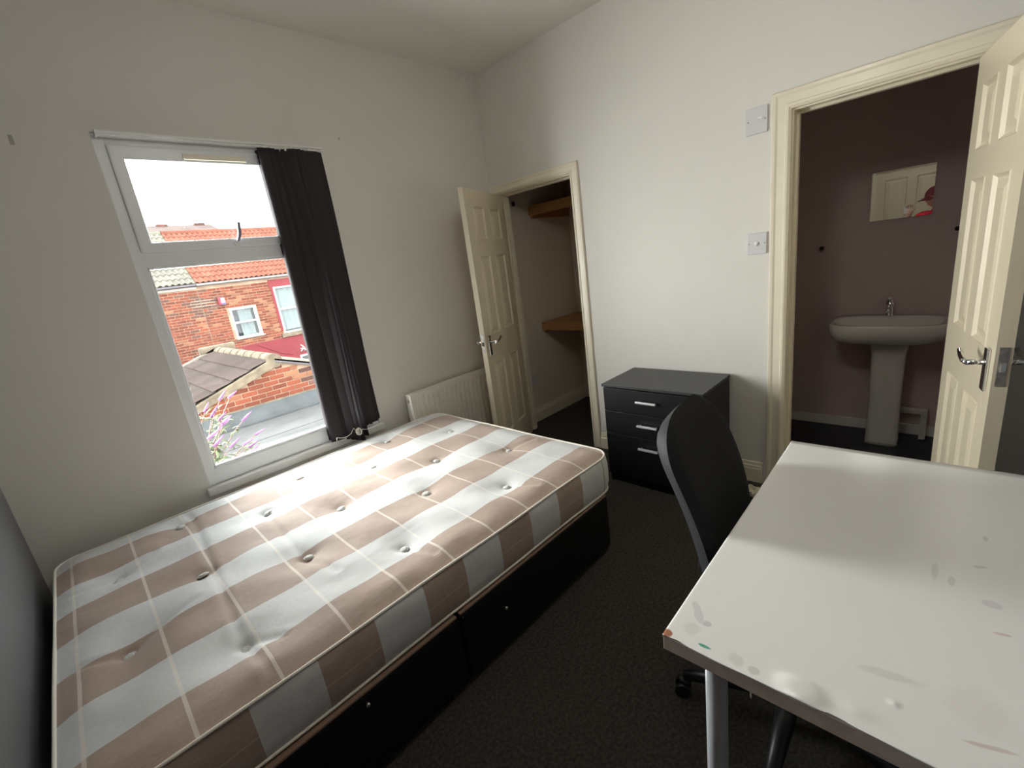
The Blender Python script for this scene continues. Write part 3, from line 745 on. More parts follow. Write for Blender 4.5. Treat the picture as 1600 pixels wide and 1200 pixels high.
def desk_x0(y):    # slightly chewed near edge
    return HX0 + 0.0015 * math.sin(y * 31) * math.sin(y * 13 + 1) + 0.004 * math.exp(-((y - 0.085) / 0.02) ** 2) + 0.003 * math.exp(-((y - 0.335) / 0.012) ** 2)
def xw(i): return i / 130
gx = [HX0 + (0.18 * k / 60) for k in range(60)] + [HX0 + 0.18 + (HX1 - HX0 - 0.18) * k / 30 for k in range(31)]
ny = 160
V = []
for i, x in enumerate(gx):
    row = []
    for j in range(ny + 1):
        y = HY0 + (HY1 - HY0) * j / ny
        xx = desk_x0(y) if i == 0 else x
        row.append(bm.verts.new((xx, y, HZ + desk_h(xx, y))))
    V.append(row)
for i in range(len(gx) - 1):
    for j in range(ny):
        f = bm.faces.new((V[i][j], V[i + 1][j], V[i + 1][j + 1], V[i][j + 1])); f.smooth = True
brd = [V[i][0] for i in range(len(gx))] + [V[-1][j] for j in range(1, ny + 1)] + [V[i][ny] for i in range(len(gx) - 2, -1, -1)] + [V[0][j] for j in range(ny - 1, 0, -1)]
lowr = [bm.verts.new((v.co.x, v.co.y, HZ - 0.003)) for v in brd]
for k in range(len(brd)):
    q = (k + 1) % len(brd); bm.faces.new((brd[k], lowr[k], lowr[q], brd[q]))
P4(b.build('laminate_top', M['desk_top'], dk))
P4(MB().box(HX0 + 0.0025, HX1, HY0, HY1, HZ - 0.036, HZ - 0.003, 0.0012).build('board', M['desk_edge'], dk))
for x, y in ((HX0 + 0.050, HY1 - 0.085), (HX0 + 0.050, HY0 + 0.08), (HX1 - 0.07, HY1 - 0.075), (HX1 - 0.07, HY0 + 0.08)):
    b = MB(); b.lathe([(0.0175, 0.022), (0.0195, 0.03), (0.0205, 0.35), (0.0205, HZ - 0.042)], (x, y, 0), 20)
    lg = P4(b.build('leg', M['leg_grey'], dk))
    c_ = MB().lathe([(0.014, 0.0), (0.018, 0.002), (0.018, 0.020), (0.016, 0.0225)], (x, y, 0), 16).build('foot', M['black_plastic'], lg); c_.matrix_parent_inverse = Matrix.Identity(4)
    c_ = MB().box(x - 0.04, x + 0.04, y - 0.04, y + 0.04, HZ - 0.042, HZ - 0.036, 0.003).build('leg_plate', M['leg_grey'], lg); c_.matrix_parent_inverse = Matrix.Identity(4)
P4(MB().tube([(HX0 + 0.012, 0.345, HZ - 0.037), (HX0 + 0.018, 0.332, HZ - 0.044), (HX0 + 0.028, 0.320, HZ - 0.041)], [0.003, 0.006, 0.003], 8).build('peeling_edge', M['desk_edge'], dk))
P4(MB().tube([(HX0 + 0.004, 0.205, HZ - 0.036), (HX0 + 0.003, 0.2045, HZ - 0.048)], 0.0015, 6).build('glue_drip', M['white_pipe'], dk))
dk.rotation_euler = (0, 0, R(1.0))

# scrap on the floor by the skirting, behind the chair
b = MB()
def scrap(u, v):
    a = 2 * math.pi * u; t = math.pi * v
    r_ = 0.032 * (1 + 0.28 * math.sin(3 * a + 2 * t) + 0.2 * math.sin(5 * t + a))
    return (2.50 + r_ * math.cos(a) * math.sin(t) * 1.3, 0.735 + r_ * math.sin(a) * math.sin(t), 0.028 - r_ * 0.8 * math.cos(t))
b.grid(18, 10, scrap, smooth=False); bmesh.ops.remove_doubles(b.bm, verts=b.bm.verts, dist=1e-4)
zmin = min(v.co.z for v in b.bm.verts)
for v in b.bm.verts: v.co.z -= zmin - 0.001
o = b.build('crumpled_paper', M['paper']); tag(o, 'crumpled off white scrap on the carpet beside the baseboard', 'paper')

# ================================================================== SWITCHES on the back wall
def switch(name, label, y0, y1, z0, z1, kind):
    rt_ = empty(name, (BX, (y0 + y1) / 2, (z0 + z1) / 2)); tag(rt_, label, 'switch')
    part_at(MB().box(BX - 0.010, BX - 0.0005, y0, y1, z0, z1, 0.003).build('plate', M['grey_plastic'], rt_), rt_)
    yc, zc = (y0 + y1) / 2, (z0 + z1) / 2
    if kind == 'fan':
        part_at(MB().box(BX - 0.0115, BX - 0.010, yc - 0.034, yc + 0.034, zc - 0.012, zc + 0.012, 0.0005).build('name_strip', M['grey_plastic'], rt_), rt_)
        part_at(MB().box(BX - 0.015, BX - 0.0115, yc - 0.028, yc - 0.006, zc + 0.002, zc + 0.012, 0.001).build('rocker', M['plastic'], rt_), rt_)
    else:
        part_at(MB().lathe([(0.011, 0.0), (0.011, -0.004), (0.007, -0.007), (0.002, -0.008)], (BX - 0.010, yc, zc), 16, 'x').build('push_button', M['plastic'], rt_), rt_)
    for s_ in (-1, 1): part_at(MB().lathe([(0.004, 0), (0.004, -0.0012), (0.001, -0.0015)], (BX - 0.010, yc + s_ * 0.038, zc), 10, 'x').build('screw', M['dull_metal'], rt_), rt_)
switch('wall_switch', 'upper grey white fan switch beside the bathroom doorway', 0.738, 0.836, 1.925, 2.045, 'fan')
switch('wall_switch', 'lower grey white push switch beside the bathroom doorway', 0.733, 0.828, 1.342, 1.45, 'push')
for i, (x, z) in enumerate(((1.506, 2.318), (0.105, 2.20))):
    o = MB().box(x - 0.006, x + 0.006, WY - 0.002, WY - 0.0002, z - 0.006 - 0.012 * i, z + 0.006 + 0.012 * i, 0.0008).build('wall_plug', material('grey_wall_plug', (0.42, 0.40, 0.37), 0.7))
    tag(o, ['small grey screw plug in the wall right of the window', 'small grey filled patch on the wall left of the window'][i], 'wall plug')

# ================================================================== ADDED FILL LAMP, globe pendant out of the picture, lifts the room's ambient light
lx, ly, lz = 1.00, 0.60, 2.45
pn = empty('added_fill_pendant', (lx, ly, CZ)); tag(pn, 'added white globe fill lamp hanging out of view from the ceiling', 'lamp')
part_at(MB().lathe([(0.045, CZ - 0.0005), (0.045, CZ - 0.012), (0.02, CZ - 0.03), (0.006, CZ - 0.035)], (lx, ly, 0), 20).build('ceiling_rose', M['plastic'], pn), pn)
part_at(MB().tube([(lx, ly, CZ - 0.03), (lx, ly, lz + 0.18)], 0.004, 8).build('cord', M['plastic'], pn), pn)
part_at(MB().lathe([(0.022, lz + 0.15), (0.022, lz + 0.19), (0.010, lz + 0.20)], (lx, ly, 0), 16).build('lamp_holder', M['plastic'], pn), pn)
gm = bpy.data.materials.new('fill_globe_glow'); gm.use_nodes = True
ge = gm.node_tree.nodes['Principled BSDF']; ge.inputs['Base Color'].default_value = (0.9, 0.88, 0.84, 1)
ge.inputs['Emission Color'].default_value = (1.0, 0.95, 0.87, 1); ge.inputs['Emission Strength'].default_value = 9.0
gb = MB(); bmesh.ops.create_uvsphere(gb.bm, u_segments=32, v_segments=20, radius=0.155, matrix=Matrix.Translation((lx, ly, lz)))
part_at(gb.build('globe_shade', gm, pn, smooth=True), pn)

# ================================================================== BATHROOM
sk = empty('wash_basin', (3.60, 0.29, 0)); tag(sk, 'white ceramic pedestal wash basin under the small mirror', 'basin')
P5 = lambda o: part_at(o, sk)
BCY, BW = 0.292, 0.285   # centre and half width
def basin_ring(z, ws, depth, back=BBX - 0.004, n=40, e=0.36):
    pts = []
    for k in range(n):
        a = 2 * math.pi * k / n
        c, s_ = math.cos(a), math.sin(a)
        y = BCY + BW * ws * math.copysign(abs(c) ** e, c)
        xf = math.copysign(abs(s_) ** e, s_)
        x = (back - depth / 2) + xf * depth / 2
        pts.append((x, y, z))
    return pts
b = MB(); rings = []
prof = [(0.678, 0.50, 0.25), (0.686, 0.68, 0.32), (0.702, 0.83, 0.375), (0.73, 0.935, 0.412), (0.77, 0.985, 0.43), (0.812, 1.0, 0.435), (0.822, 0.99, 0.43)]
for z, ws, dp in prof: rings.append([b.bm.verts.new(p) for p in basin_ring(z, ws, dp)])
# inside bowl
def bowl(z, ws, x0, x1, n=40):
    return [(((x0 + x1) / 2) + (x1 - x0) / 2 * math.copysign(abs(math.sin(2 * math.pi * k / n)) ** 0.7, math.sin(2 * math.pi * k / n)), BCY + BW * ws * math.copysign(abs(math.cos(2 * math.pi * k / n)) ** 0.7, math.cos(2 * math.pi * k / n)), z) for k in range(n)]
for z, ws, x0, x1 in ((0.822, 0.93, BBX - 0.42, BBX - 0.10), (0.812, 0.90, BBX - 0.41, BBX - 0.11), (0.74, 0.75, BBX - 0.37, BBX - 0.13), (0.715, 0.35, BBX - 0.30, BBX - 0.19)):
    rings.append([b.bm.verts.new(p) for p in bowl(z, ws, x0, x1)])
for i in range(len(rings) - 1):
    for k in range(40):
        f = b.bm.faces.new((rings[i][k], rings[i][(k + 1) % 40], rings[i + 1][(k + 1) % 40], rings[i + 1][k])); f.smooth = True
b.bm.faces.new(list(reversed(rings[0]))); b.bm.faces.new(rings[-1])
P5(b.build('bowl', M['ceramic'], sk))
b = MB(); rings = []
for z, hy_, d0, d1 in ((0.006, 0.088, 3.515, 3.70), (0.03, 0.085, 3.52, 3.70), (0.30, 0.080, 3.535, 3.70), (0.60, 0.086, 3.53, 3.705), (0.676, 0.095, 3.52, 3.71)):
    rings.append([b.bm.verts.new((x, y, z)) for x, y in superell((d0 + d1) / 2, BCY - 0.02, (d1 - d0) / 2, hy_, 28, 0.45)])
for i in range(len(rings) - 1):
    for k in range(28):
        f = b.bm.faces.new((rings[i][k], rings[i][(k + 1) % 28], rings[i + 1][(k + 1) % 28], rings[i + 1][k])); f.smooth = True
b.bm.faces.new(list(reversed(rings[0]))); b.bm.faces.new(rings[-1])
P5(b.build('pedestal', M['ceramic'], sk))
tp = MB(); tx, ty = BBX - 0.065, BCY + 0.005
tp.lathe([(0.026, 0.822), (0.026, 0.828), (0.021, 0.832), (0.020, 0.895), (0.022, 0.90)], (tx, ty, 0), 16)
tp.tube([(tx, ty, 0.872), (tx - 0.06, ty, 0.885), (tx - 0.105, ty, 0.876), (tx - 0.112, ty, 0.862)], [0.014, 0.012, 0.011, 0.010], 12)
t_ = P5(tp.build('tap', M['chrome'], sk))
c_ = MB().tube([(tx, ty, 0.900), (tx, ty, 0.915), (tx - 0.045, ty, 0.940)], [0.022, 0.018, 0.008], 12).build('tap_lever', M['chrome'], t_); c_.matrix_parent_inverse = Matrix.Identity(4)
P5(MB().lathe([(0.010, 0.0), (0.010, -0.004), (0.004, -0.004)], (BBX - 0.108, ty, 0.79), 14, 'x').build('overflow', M['dark_hole'], sk))
# mirror
o = MB().box(BBX - 0.009, BBX - 0.003, 0.146, 0.442, 1.415, 1.704, 0.001).build('wall_mirror', M['mirror']); tag(o, 'small frameless square mirror on the bathroom wall', 'mirror')
for i, (y, z) in enumerate(((0.690, 1.282), (0.028, 1.318))):
    o = MB().lathe([(0.012, 0), (0.013, -0.006), (0.006, -0.012), (0.004, -0.022), (0.008, -0.026), (0.003, -0.03)], (BBX, y, z), 14, 'x').build('wall_fixing', M['dark_hole'])
    tag(o, ['dark empty wall fixing left of the basin mirror', 'dark empty wall fixing right of the basin mirror'][i], 'wall fixing')
pp = empty('pipe_boxing', (BBX, 0.1, 0)); tag(pp, 'white boxed waste pipe beside the basin pedestal', 'pipe')
part_at(MB().box(BBX - 0.075, BBX - 0.02, 0.062, 0.235, 0.175, 0.20, 0.003).build('cross_piece', M['white_pipe'], pp), pp)
part_at(MB().box(BBX - 0.085, BBX - 0.03, 0.062, 0.095, 0.006, 0.176, 0.003).build('upright', M['white_pipe'], pp), pp)

# ================================================================== OUTSIDE
def brick_mat(name, c1, c2):
    return material(name, c1, 0.9, col2=c2, vscale=4, obj_rand=0.30, bump=0.4, bscale=50)
M['brick'] = brick_mat('orange_red_brick', (0.20, 0.053, 0.027), (0.16, 0.042, 0.023))
M['brick_dark'] = brick_mat('sooty_brick', (0.13, 0.055, 0.040), (0.09, 0.05, 0.04))
M['brick_pale'] = brick_mat('salt_stained_brick', (0.26, 0.12, 0.065), (0.22, 0.075, 0.04))
M['mortar'] = material('pale_mortar', (0.34, 0.24, 0.17), 0.95, var=0.2, vscale=5, bump=0.4, bscale=60)
M['white_mortar'] = material('fresh_white_mortar', (0.27, 0.24, 0.19), 0.95, var=0.1, vscale=9)
M['tile_orange'] = material('orange_roof_tile', (0.235, 0.095, 0.062), 0.85, col2=(0.195, 0.068, 0.046), vscale=3, obj_rand=0.12, spec=0.15)
M['tile_grey'] = material('grey_roof_tile', (0.20, 0.185, 0.16), 0.9, col2=(0.155, 0.15, 0.11), vscale=3, obj_rand=0.12, spec=0.15)
M['tile_flat'] = material('grey_brown_ribbed_tile', (0.100, 0.085, 0.077), 0.9, col2=(0.115, 0.080, 0.072), vscale=1.2, obj_rand=0.12, bump=0.3, bscale=40, spec=0.15)
M['lichen_tile'] = material('lichen_tile', (0.19, 0.18, 0.10), 0.9, col2=(0.14, 0.12, 0.10), vscale=10)
M['cement'] = material('cream_cement', (0.185, 0.148, 0.104), 0.95, var=0.25, vscale=8, bump=0.5, bscale=40)
M['felt'] = material('grey_roof_felt', (0.118, 0.120, 0.118), 0.85, var=0.15, vscale=2, bump=0.3, bscale=60, spec=0.15)
M['felt_dark'] = material('dark_lead_felt', (0.068, 0.076, 0.082), 0.7, var=0.2, vscale=4)
M['red_paint'] = material('red_masonry_paint', (0.20, 0.030, 0.036), 0.8, var=0.10, vscale=3)
M['out_white'] = material('outside_white_frame', (0.36, 0.36, 0.35), 0.5)
M['net'] = material('net_curtain', (0.21, 0.245, 0.25), 0.9, var=0.08, vscale=3)
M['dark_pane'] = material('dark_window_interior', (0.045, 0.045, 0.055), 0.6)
M['gutter'] = material('grey_gutter', (0.12, 0.11, 0.125), 0.6)
M['gutter_white'] = material('white_gutter', (0.26, 0.25, 0.24), 0.6)
M['fascia'] = material('white_fascia', (0.33, 0.31, 0.29), 0.6)
M['ground'] = material('yard_concrete', (0.12, 0.115, 0.105), 0.95, var=0.2, vscale=1.5)
o = MB().box(-25, 40, 2.9, 60, -3.3, -3.2).build('ground', M['ground']); tag(o, 'grey concrete yard ground outside', 'ground', kind='structure')

def brick_mesh(w_, h_, d_, name):
    return MB().box(0, w_, 0, d_, 0, h_, 0.004, 1).mesh(name)
def lay_bricks(root, x0, x1, z0, z1, y, skip, pick, pitch=(0.225, 0.075), jag=0.004, stuff_z=None):
    """individual bricks, faces proud of the mortar by a few millimetres"""
    full = {}
    def get(mat, half):
        key = (mat, half)
        if key not in full:
            w_ = pitch[0] * (0.5 if half else 1) - 0.014
            me = MB().box(0, w_, -0.006, 0.05, 0, pitch[1] - 0.013, 0.003, 1).mesh('brick', M[mat]); full[key] = me
        return full[key]
    row = 0; z = z0
    while z + pitch[1] <= z1 + 1e-6:
        x = x0 - (row % 2) * pitch[0] * 0.5
        while x < x1:
            if x >= x0 - 1e-6 and x + pitch[0] <= x1 + 1e-6: xx, half = x, False
            elif x < x0: xx, half = x0, True
            else: xx, half = x, True
            wx = pitch[0] * (0.5 if half else 1)
            if xx + wx <= x1 + 0.02 and not skip(xx, xx + wx, z, z + pitch[1]):
                o = new('brick', get(pick(xx + wx / 2, z), half), root)
                o.location = (xx + 0.005, y - random.uniform(0, jag), z + 0.005)
            elif not half and xx + wx <= x1 + 0.02:      # a cut brick beside an opening or under a slope
                for hx in (xx, xx + wx / 2):
                    if not skip(hx, hx + wx / 2, z, z + pitch[1]):
                        o = new('brick', get(pick(hx, z), True), root); o.location = (hx + 0.005, y - random.uniform(0, jag), z + 0.005)
            x += pitch[0]
        z += pitch[1]; row += 1

FY = 15.0
EAVE = 1.98
def wave_tile_mesh(w_, l_, mat, waves=2, amp=0.022):
    b = MB()
    b.grid(waves * 8, 2, lambda u, v: (u * w_, v * l_, 0.010 + amp * math.sin(u * waves * 2 * math.pi) + (1 - v) * 0.022))
    # front lip
    V = []
    n = waves * 8
    for i in range(n):
        u0, u1 = i / n, (i + 1) / n
        z0_, z1_ = 0.032 + amp * math.sin(u0 * waves * 2 * math.pi), 0.032 + amp * math.sin(u1 * waves * 2 * math.pi)
        q = [b.bm.verts.new(c) for c in ((u0 * w_, 0, z0_), (u1 * w_, 0, z1_), (u1 * w_, 0, z1_ - 0.022), (u0 * w_, 0, z0_ - 0.022))]
        b.bm.faces.new(q)
    return b.mesh('tile', M[mat], fix=False)
PITCH = R(34)
def tiled_roof(root, x0, x1, y0, z0, rows, mat, vis, w_=0.275, gauge=0.262):
    roof = MB()
    l_ = rows * gauge
    y1, z1 = y0 + l_ * math.cos(PITCH), z0 + l_ * math.sin(PITCH)
    roof.prism([(y0, z0 - 0.03), (y1, z1 - 0.03), (y1 + 2.4, z1 - 1.7), (y1 + 2.4, z1 - 1.76), (y1, z1 - 0.09), (y0, z0 - 0.09)], x0, x1, 'x')
    rf = roof.build('roof', M['mortar'], root)
    me = wave_tile_mesh(w_, gauge + 0.05, mat)
    extra = []
    for r_ in range(rows):
        k = 0
        while x0 + (k + 1) * w_ <= x1 + 0.02:
            xx = x0 + k * w_
            p = Vector((xx, y0 - 0.04 + r_ * gauge * math.cos(PITCH), z0 + r_ * gauge * math.sin(PITCH)))
            if vis(xx, r_):
                o = new('tile', me, rf); o.location = p; o.rotation_euler = (PITCH + random.uniform(-.006, .006), 0, random.uniform(-.006, .006))
            k += 1
    rd = MB(); rd.tube([(x0, y1, z1 - 0.02), (x1, y1, z1 - 0.02)], 0.11, 10); rd.build('ridge', M[mat], rf)
    return rf
def house_window(root, x0, x1, z0, z1, y, sill, fw=0.06):
    wn = empty('window', (0, 0, 0)); wn.parent = root
    b = MB(); yy0, yy1 = y - 0.012, y + 0.06
    b.box(x0, x0 + fw, yy0, yy1, z0, z1); b.box(x1 - fw, x1, yy0, yy1, z0, z1); b.box(x0 + fw, x1 - fw, yy0, yy1, z0, z0 + fw); b.box(x0 + fw, x1 - fw, yy0, yy1, z1 - fw, z1)
    zm = z0 + (z1 - z0) * 0.52; b.box(x0 + fw, x1 - fw, yy0 + 0.005, yy1, zm - 0.028, zm + 0.028)
    b.build('window_frame', M['out_white'], wn)
    MB().box(x0 + fw * 0.5, x1 - fw * 0.5, y + 0.015, y + 0.02, z0 + fw * 0.5, zm).build('pane', M['glass'], wn)
    MB().box(x0 + fw * 0.5, x1 - fw * 0.5, y + 0.015, y + 0.02, zm, z1 - fw * 0.5).build('pane', M['glass'], wn)
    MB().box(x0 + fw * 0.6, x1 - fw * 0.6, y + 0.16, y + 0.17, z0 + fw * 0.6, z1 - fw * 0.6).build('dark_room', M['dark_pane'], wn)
    return wn
def curtain(wn, x0, x1, z0, z1, y, folds):
    MB().grid(folds * 6, 2, lambda u, v: (x0 + u * (x1 - x0), y + 0.014 * math.sin(u * folds * 2 * math.pi), z0 + v * (z1 - z0))).build('net_curtain', M['net'], wn)

def wall_holes(x0, x1, z0, z1, y0, y1, holes):
    xs = sorted({x0, x1, *[h[0] for h in holes], *[h[1] for h in holes]}); zs = sorted({z0, z1, *[h[2] for h in holes], *[h[3] for h in holes]})
    b = MB()
    for i in range(len(xs) - 1):
        for j in range(len(zs) - 1):
            cx, cz = (xs[i] + xs[i + 1]) / 2, (zs[j] + zs[j + 1]) / 2
            if not any(h[0] < cx < h[1] and h[2] < cz < h[3] for h in holes): b.box(xs[i], xs[i + 1], y0, y1, zs[j], zs[j + 1])
    return b
# --- left house (grey tiles)
hl = empty('terraced_house', (0, 0, 0)); tag(hl, 'red brick terraced house with grey roof tiles and white fascia', 'house')
SPL = 3.075
MB().box(-3.0, SPL, FY + 0.002, FY + 0.24, -3.2, EAVE + 0.05).build('wall', M['mortar'], hl)
patch = lambda x, z: 2.75 < x < 3.45 and 1.05 < z < 1.62
def pick_l(x, z):
    r_ = random.random()
    if patch(x, z) and r_ < 0.75: return 'brick_dark'
    return 'brick_dark' if r_ < 0.12 else 'brick_pale' if r_ < 0.18 else 'brick'
lay_bricks(hl, 1.725, SPL, -0.90, EAVE - 0.08, FY, lambda a, c, z0, z1: False, pick_l)
MB().box(-3.0, SPL, FY - 0.03, FY + 0.02, EAVE - 0.075, EAVE - 0.01).build('fascia', M['fascia'], hl)
MB().prism([(FY - 0.11, EAVE + 0.01), (FY - 0.11, EAVE + 0.055), (FY - 0.03, EAVE + 0.055), (FY - 0.03, EAVE - 0.005), (FY - 0.07, EAVE - 0.012)], -3.0, SPL, 'x').build('gutter', M['gutter'], hl)
tiled_roof(hl, SPL - 0.275 * 8, SPL, FY - 0.05, EAVE + 0.07, 11, 'tile_grey', lambda x, r_: x > 1.3)
# --- right house (orange tiles)
hr_ = empty('terraced_house', (0, 0, 0)); tag(hr_, 'red brick terraced house with orange roof tiles and white windows', 'house')
W1 = (3.70, 4.42, 0.37, 1.255); W2 = (5.02, 5.95, 0.27, 1.70); W3 = (5.30, 6.4, -1.6, -0.50)
wall_holes(SPL + 0.004, 12.0, -3.2, EAVE + 0.05, FY + 0.002, FY + 0.24, [W1, W2, W3]).build('wall', M['mortar'], hr_)
def skip_r(a, c, z0, z1):
    for x0, x1, q0, q1 in (W1, W2):
        if c > x0 + 0.01 and a < x1 - 0.01 and z1 > q0 + 0.01 and z0 < q1 - 0.01: return True
    if z0 < 0.07 and c > 3.74: return True
    return False
def pick_r(x, z):
    r_ = random.random()
    if patch(x, z) and r_ < 0.75: return 'brick_dark'
    if x > 3.6 and r_ < 0.22: return 'brick_pale'
    return 'brick_dark' if r_ < 0.10 else 'brick_pale' if r_ < 0.14 else 'brick'
lay_bricks(hr_, SPL + 0.008, 6.0, -0.90 + 0.0, EAVE - 0.08, FY, lambda a, c, z0, z1: skip_r(a, c, z0, z1) or (z0 < -0.3), pick_r)
wall_holes(3.755, 11.8, -3.2, 0.135, FY - 0.014, FY + 0.001, [W3]).build('painted_band', M['red_paint'], hr_)
MB().box(4.93, 6.1, FY - 0.016, FY + 0.001, 1.70, EAVE - 0.06).build('painted_head', M['red_paint'], hr_)
MB().box(4.95, 5.02, FY - 0.015, FY + 0.01, 0.36, 1.70).build('painted_reveal', M['red_paint'], hr_)
w1 = house_window(hr_, *W1, FY, None); curtain(w1, 3.92, 4.28, 0.43, 1.2, FY + 0.10, 3)
MB().box(3.68, 4.47, FY - 0.05, FY + 0.02, 0.345, 0.375).build('sill', M['out_white'], w1)
w2 = house_window(hr_, *W2, FY, None, 0.05); curtain(w2, 5.07, 5.9, 0.36, 1.65, FY + 0.10, 5)
MB().box(4.93, 6.05, FY - 0.06, FY + 0.02, 0.15, 0.27).build('sill', M['cement'], w2)
MB().prism([(FY - 0.11, EAVE + 0.01), (FY - 0.11, EAVE + 0.055), (FY - 0.03, EAVE + 0.055), (FY - 0.03, EAVE - 0.005), (FY - 0.07, EAVE - 0.012)], SPL + 0.01, 11.8, 'x').build('gutter', M['gutter_white'], hr_)
tiled_roof(hr_, SPL + 0.012, 10.0, FY - 0.05, EAVE + 0.07, 11, 'tile_orange', lambda x, r_: x < 7.4)
w3 = house_window(hr_, *W3, FY, None, 0.06)
# white scrawl and drips on the red paint
pm = MB()
for pts in ([(5.62, 0.02), (5.70, 0.06), (5.72, -0.06), (5.67, -0.20), (5.62, -0.28)], [(5.40, -0.18), (5.46, -0.26), (5.42, -0.34), (5.36, -0.40)], [(5.44, -0.22), (5.50, -0.30), (5.48, -0.40)], [(5.36, -0.30), (5.52, -0.36), (5.56, -0.42)]):
    pm.tube([(x, FY - 0.016, z) for x, z in pts], 0.022, 6)
pm.build('white_paint_marks', M['out_white'], hr_)
MB().tube([(4.15, FY - 0.02, 0.10), (4.45, FY - 0.02, -0.10), (4.8, FY - 0.02, -0.32), (5.1, FY - 0.02, -0.44)], 0.010, 6).build('cable', M['red_paint'], hr_)
# white mortar repair left of the alarm
rep = MB(); rep2 = MB()
for z, x0, x1 in ((1.575, 2.86, 3.38), (1.50, 2.80, 3.42), (1.425, 2.83, 3.40)): rep.box(x0, SPL - 0.002, FY - 0.017, FY + 0.001, z - 0.012, z + 0.014); rep2.box(SPL + 0.002, x1, FY - 0.017, FY + 0.001, z - 0.012, z + 0.014)
rep.build('mortar_repair', M['white_mortar'], hl); rep2.build('mortar_repair', M['white_mortar'], hr_)
# alarm box
ab = empty('alarm_box', (3.57, FY - 0.02, 1.5)); tag(ab, 'red white and blue alarm box on the far brick wall', 'alarm box')
part_at(MB().prism([(3.49, 1.40), (3.66, 1.38), (3.66, 1.60), (3.49, 1.62)], FY - 0.07, FY - 0.022, 'y').build('casing', material('alarm_red', (0.34, 0.035, 0.055), 0.5), ab), ab)
part_at(MB().box(3.555, 3.655, FY - 0.078, FY - 0.071, 1.44, 1.585, 0.003).build('cover', material('alarm_white', (0.36, 0.30, 0.34), 0.5), ab), ab)
part_at(MB().box(3.555, 3.655, FY - 0.078, FY - 0.071, 1.385, 1.437, 0.003).build('lamp', material('alarm_blue', (0.10, 0.09, 0.19), 0.4), ab), ab)

# --- outbuilding with ribbed tile roof
OY0, OY1 = 7.0, 10.05
AX, AZ, SL = 2.10, 0.60, 0.345
ob = empty('brick_outbuilding', (0, 0, 0)); tag(ob, 'small brick outbuilding with ribbed grey tile roof behind the flat roof', 'outbuilding')
LEFT, RIGHT = -0.6, 4.6
MB().prism([(LEFT, -3.2), (RIGHT, -3.2), (RIGHT, AZ - 0.06 - (RIGHT - AX) * SL), (AX, AZ - 0.06), (LEFT, AZ - 0.06 - (AX - LEFT) * SL)], OY0 + 0.002, OY1, 'y').build('wall', M['mortar'], ob)
def top_at(x): return AZ - 0.075 - abs(x - AX) * SL
def skip_g(a, c, z0, z1): return z1 > min(top_at(a), top_at(c)) + 0.015
def pick_g(x, z):
    r_ = random.random()
    if x > 2.25: return 'brick_pale' if r_ < 0.5 else 'brick_dark' if r_ < 0.7 else 'brick'
    return 'brick_pale' if r_ < 0.06 else 'brick'
lay_bricks(ob, 0.55, 3.25, -0.001, 0.60, OY0, skip_g, pick_g, pitch=(0.205, 0.072), jag=0.005)
ang = math.atan(SL)
rb = MB(); rb.prism([(LEFT, top_at(LEFT) + 0.01), (AX, AZ - 0.03), (RIGHT, top_at(RIGHT) + 0.01), (RIGHT, top_at(RIGHT) + 0.04), (AX, AZ), (LEFT, top_at(LEFT) + 0.04)], OY0 - 0.05, OY1 + 0.05, 'y')
orf = rb.build('roof', M['cement'], ob)
def ribbed(w_, l_, mat):
    b = MB(); n = 6
    def fn(u, v):
        ph = (u * n) % 1.0; return (-v * l_, u * w_, 0.008 + 0.020 * v + (0.018 if 0.25 < ph < 0.75 else 0.0))
    b.grid(n * 4, 1, fn, smooth=False)
    q = [b.bm.verts.new(c) for c in ((-l_, 0, 0.034), (-l_, w_, 0.034), (-l_, w_, 0.0), (-l_, 0, 0.0))]; b.bm.faces.new(q)
    return b.mesh('tile', M[mat])
TG, TW = 0.262, 0.305
mt_f, mt_l = ribbed(TW, TG + 0.04, 'tile_flat'), ribbed(TW, TG + 0.04, 'lichen_tile')
for c_ in range(8):
    for k in range(10):
        dd = 0.06 + c_ * TG
        o = new('tile', mt_l if (c_ >= 4 and k < 3 and random.random() < 0.7) else mt_f, orf)
        o.location = (AX - dd * math.cos(ang), OY0 + 0.0 + k * TW, AZ + 0.002 - dd * math.sin(ang)); o.rotation_euler = (0, -ang, 0)
for k in range(8):
    y0 = OY0 - 0.04 + k * 0.385
    t_ = MB(); t_.tube([(AX, y0, AZ - 0.035), (AX, y0 + 0.37, AZ - 0.035)], [0.105, 0.098], 12); t_.build('ridge_tile', M['cement'], orf)
vb = MB(); vb.prism([(AX, AZ - 0.03), (LEFT, top_at(LEFT) + 0.01 + 0.035), (LEFT, top_at(LEFT) - 0.05), (AX, AZ - 0.115)], OY0 - 0.045, OY0 - 0.015, 'y'); vb.build('verge', M['cement'], orf)
vb = MB(); vb.prism([(AX, AZ - 0.005), (RIGHT, top_at(RIGHT) + 0.045), (RIGHT, top_at(RIGHT) + 0.0), (AX, AZ - 0.055)], OY0 - 0.05, OY0 - 0.015, 'y'); vb.build('verge', M['gutter'], orf)
vb = MB(); vb.prism([(AX, AZ + 0.07), (LEFT, top_at(LEFT) + 0.115), (LEFT, top_at(LEFT) + 0.02), (AX, AZ - 0.02)], OY1 - 0.05, OY1 + 0.05, 'y'); vb.build('back_flashing', M['white_mortar'], orf)
MB().box(AX - 0.30, AX + 0.30, OY1 - 0.05, OY1 + 0.10, AZ - 0.05, AZ + 0.10, 0.03, 2).build('cement_cap', M['cement'], orf)

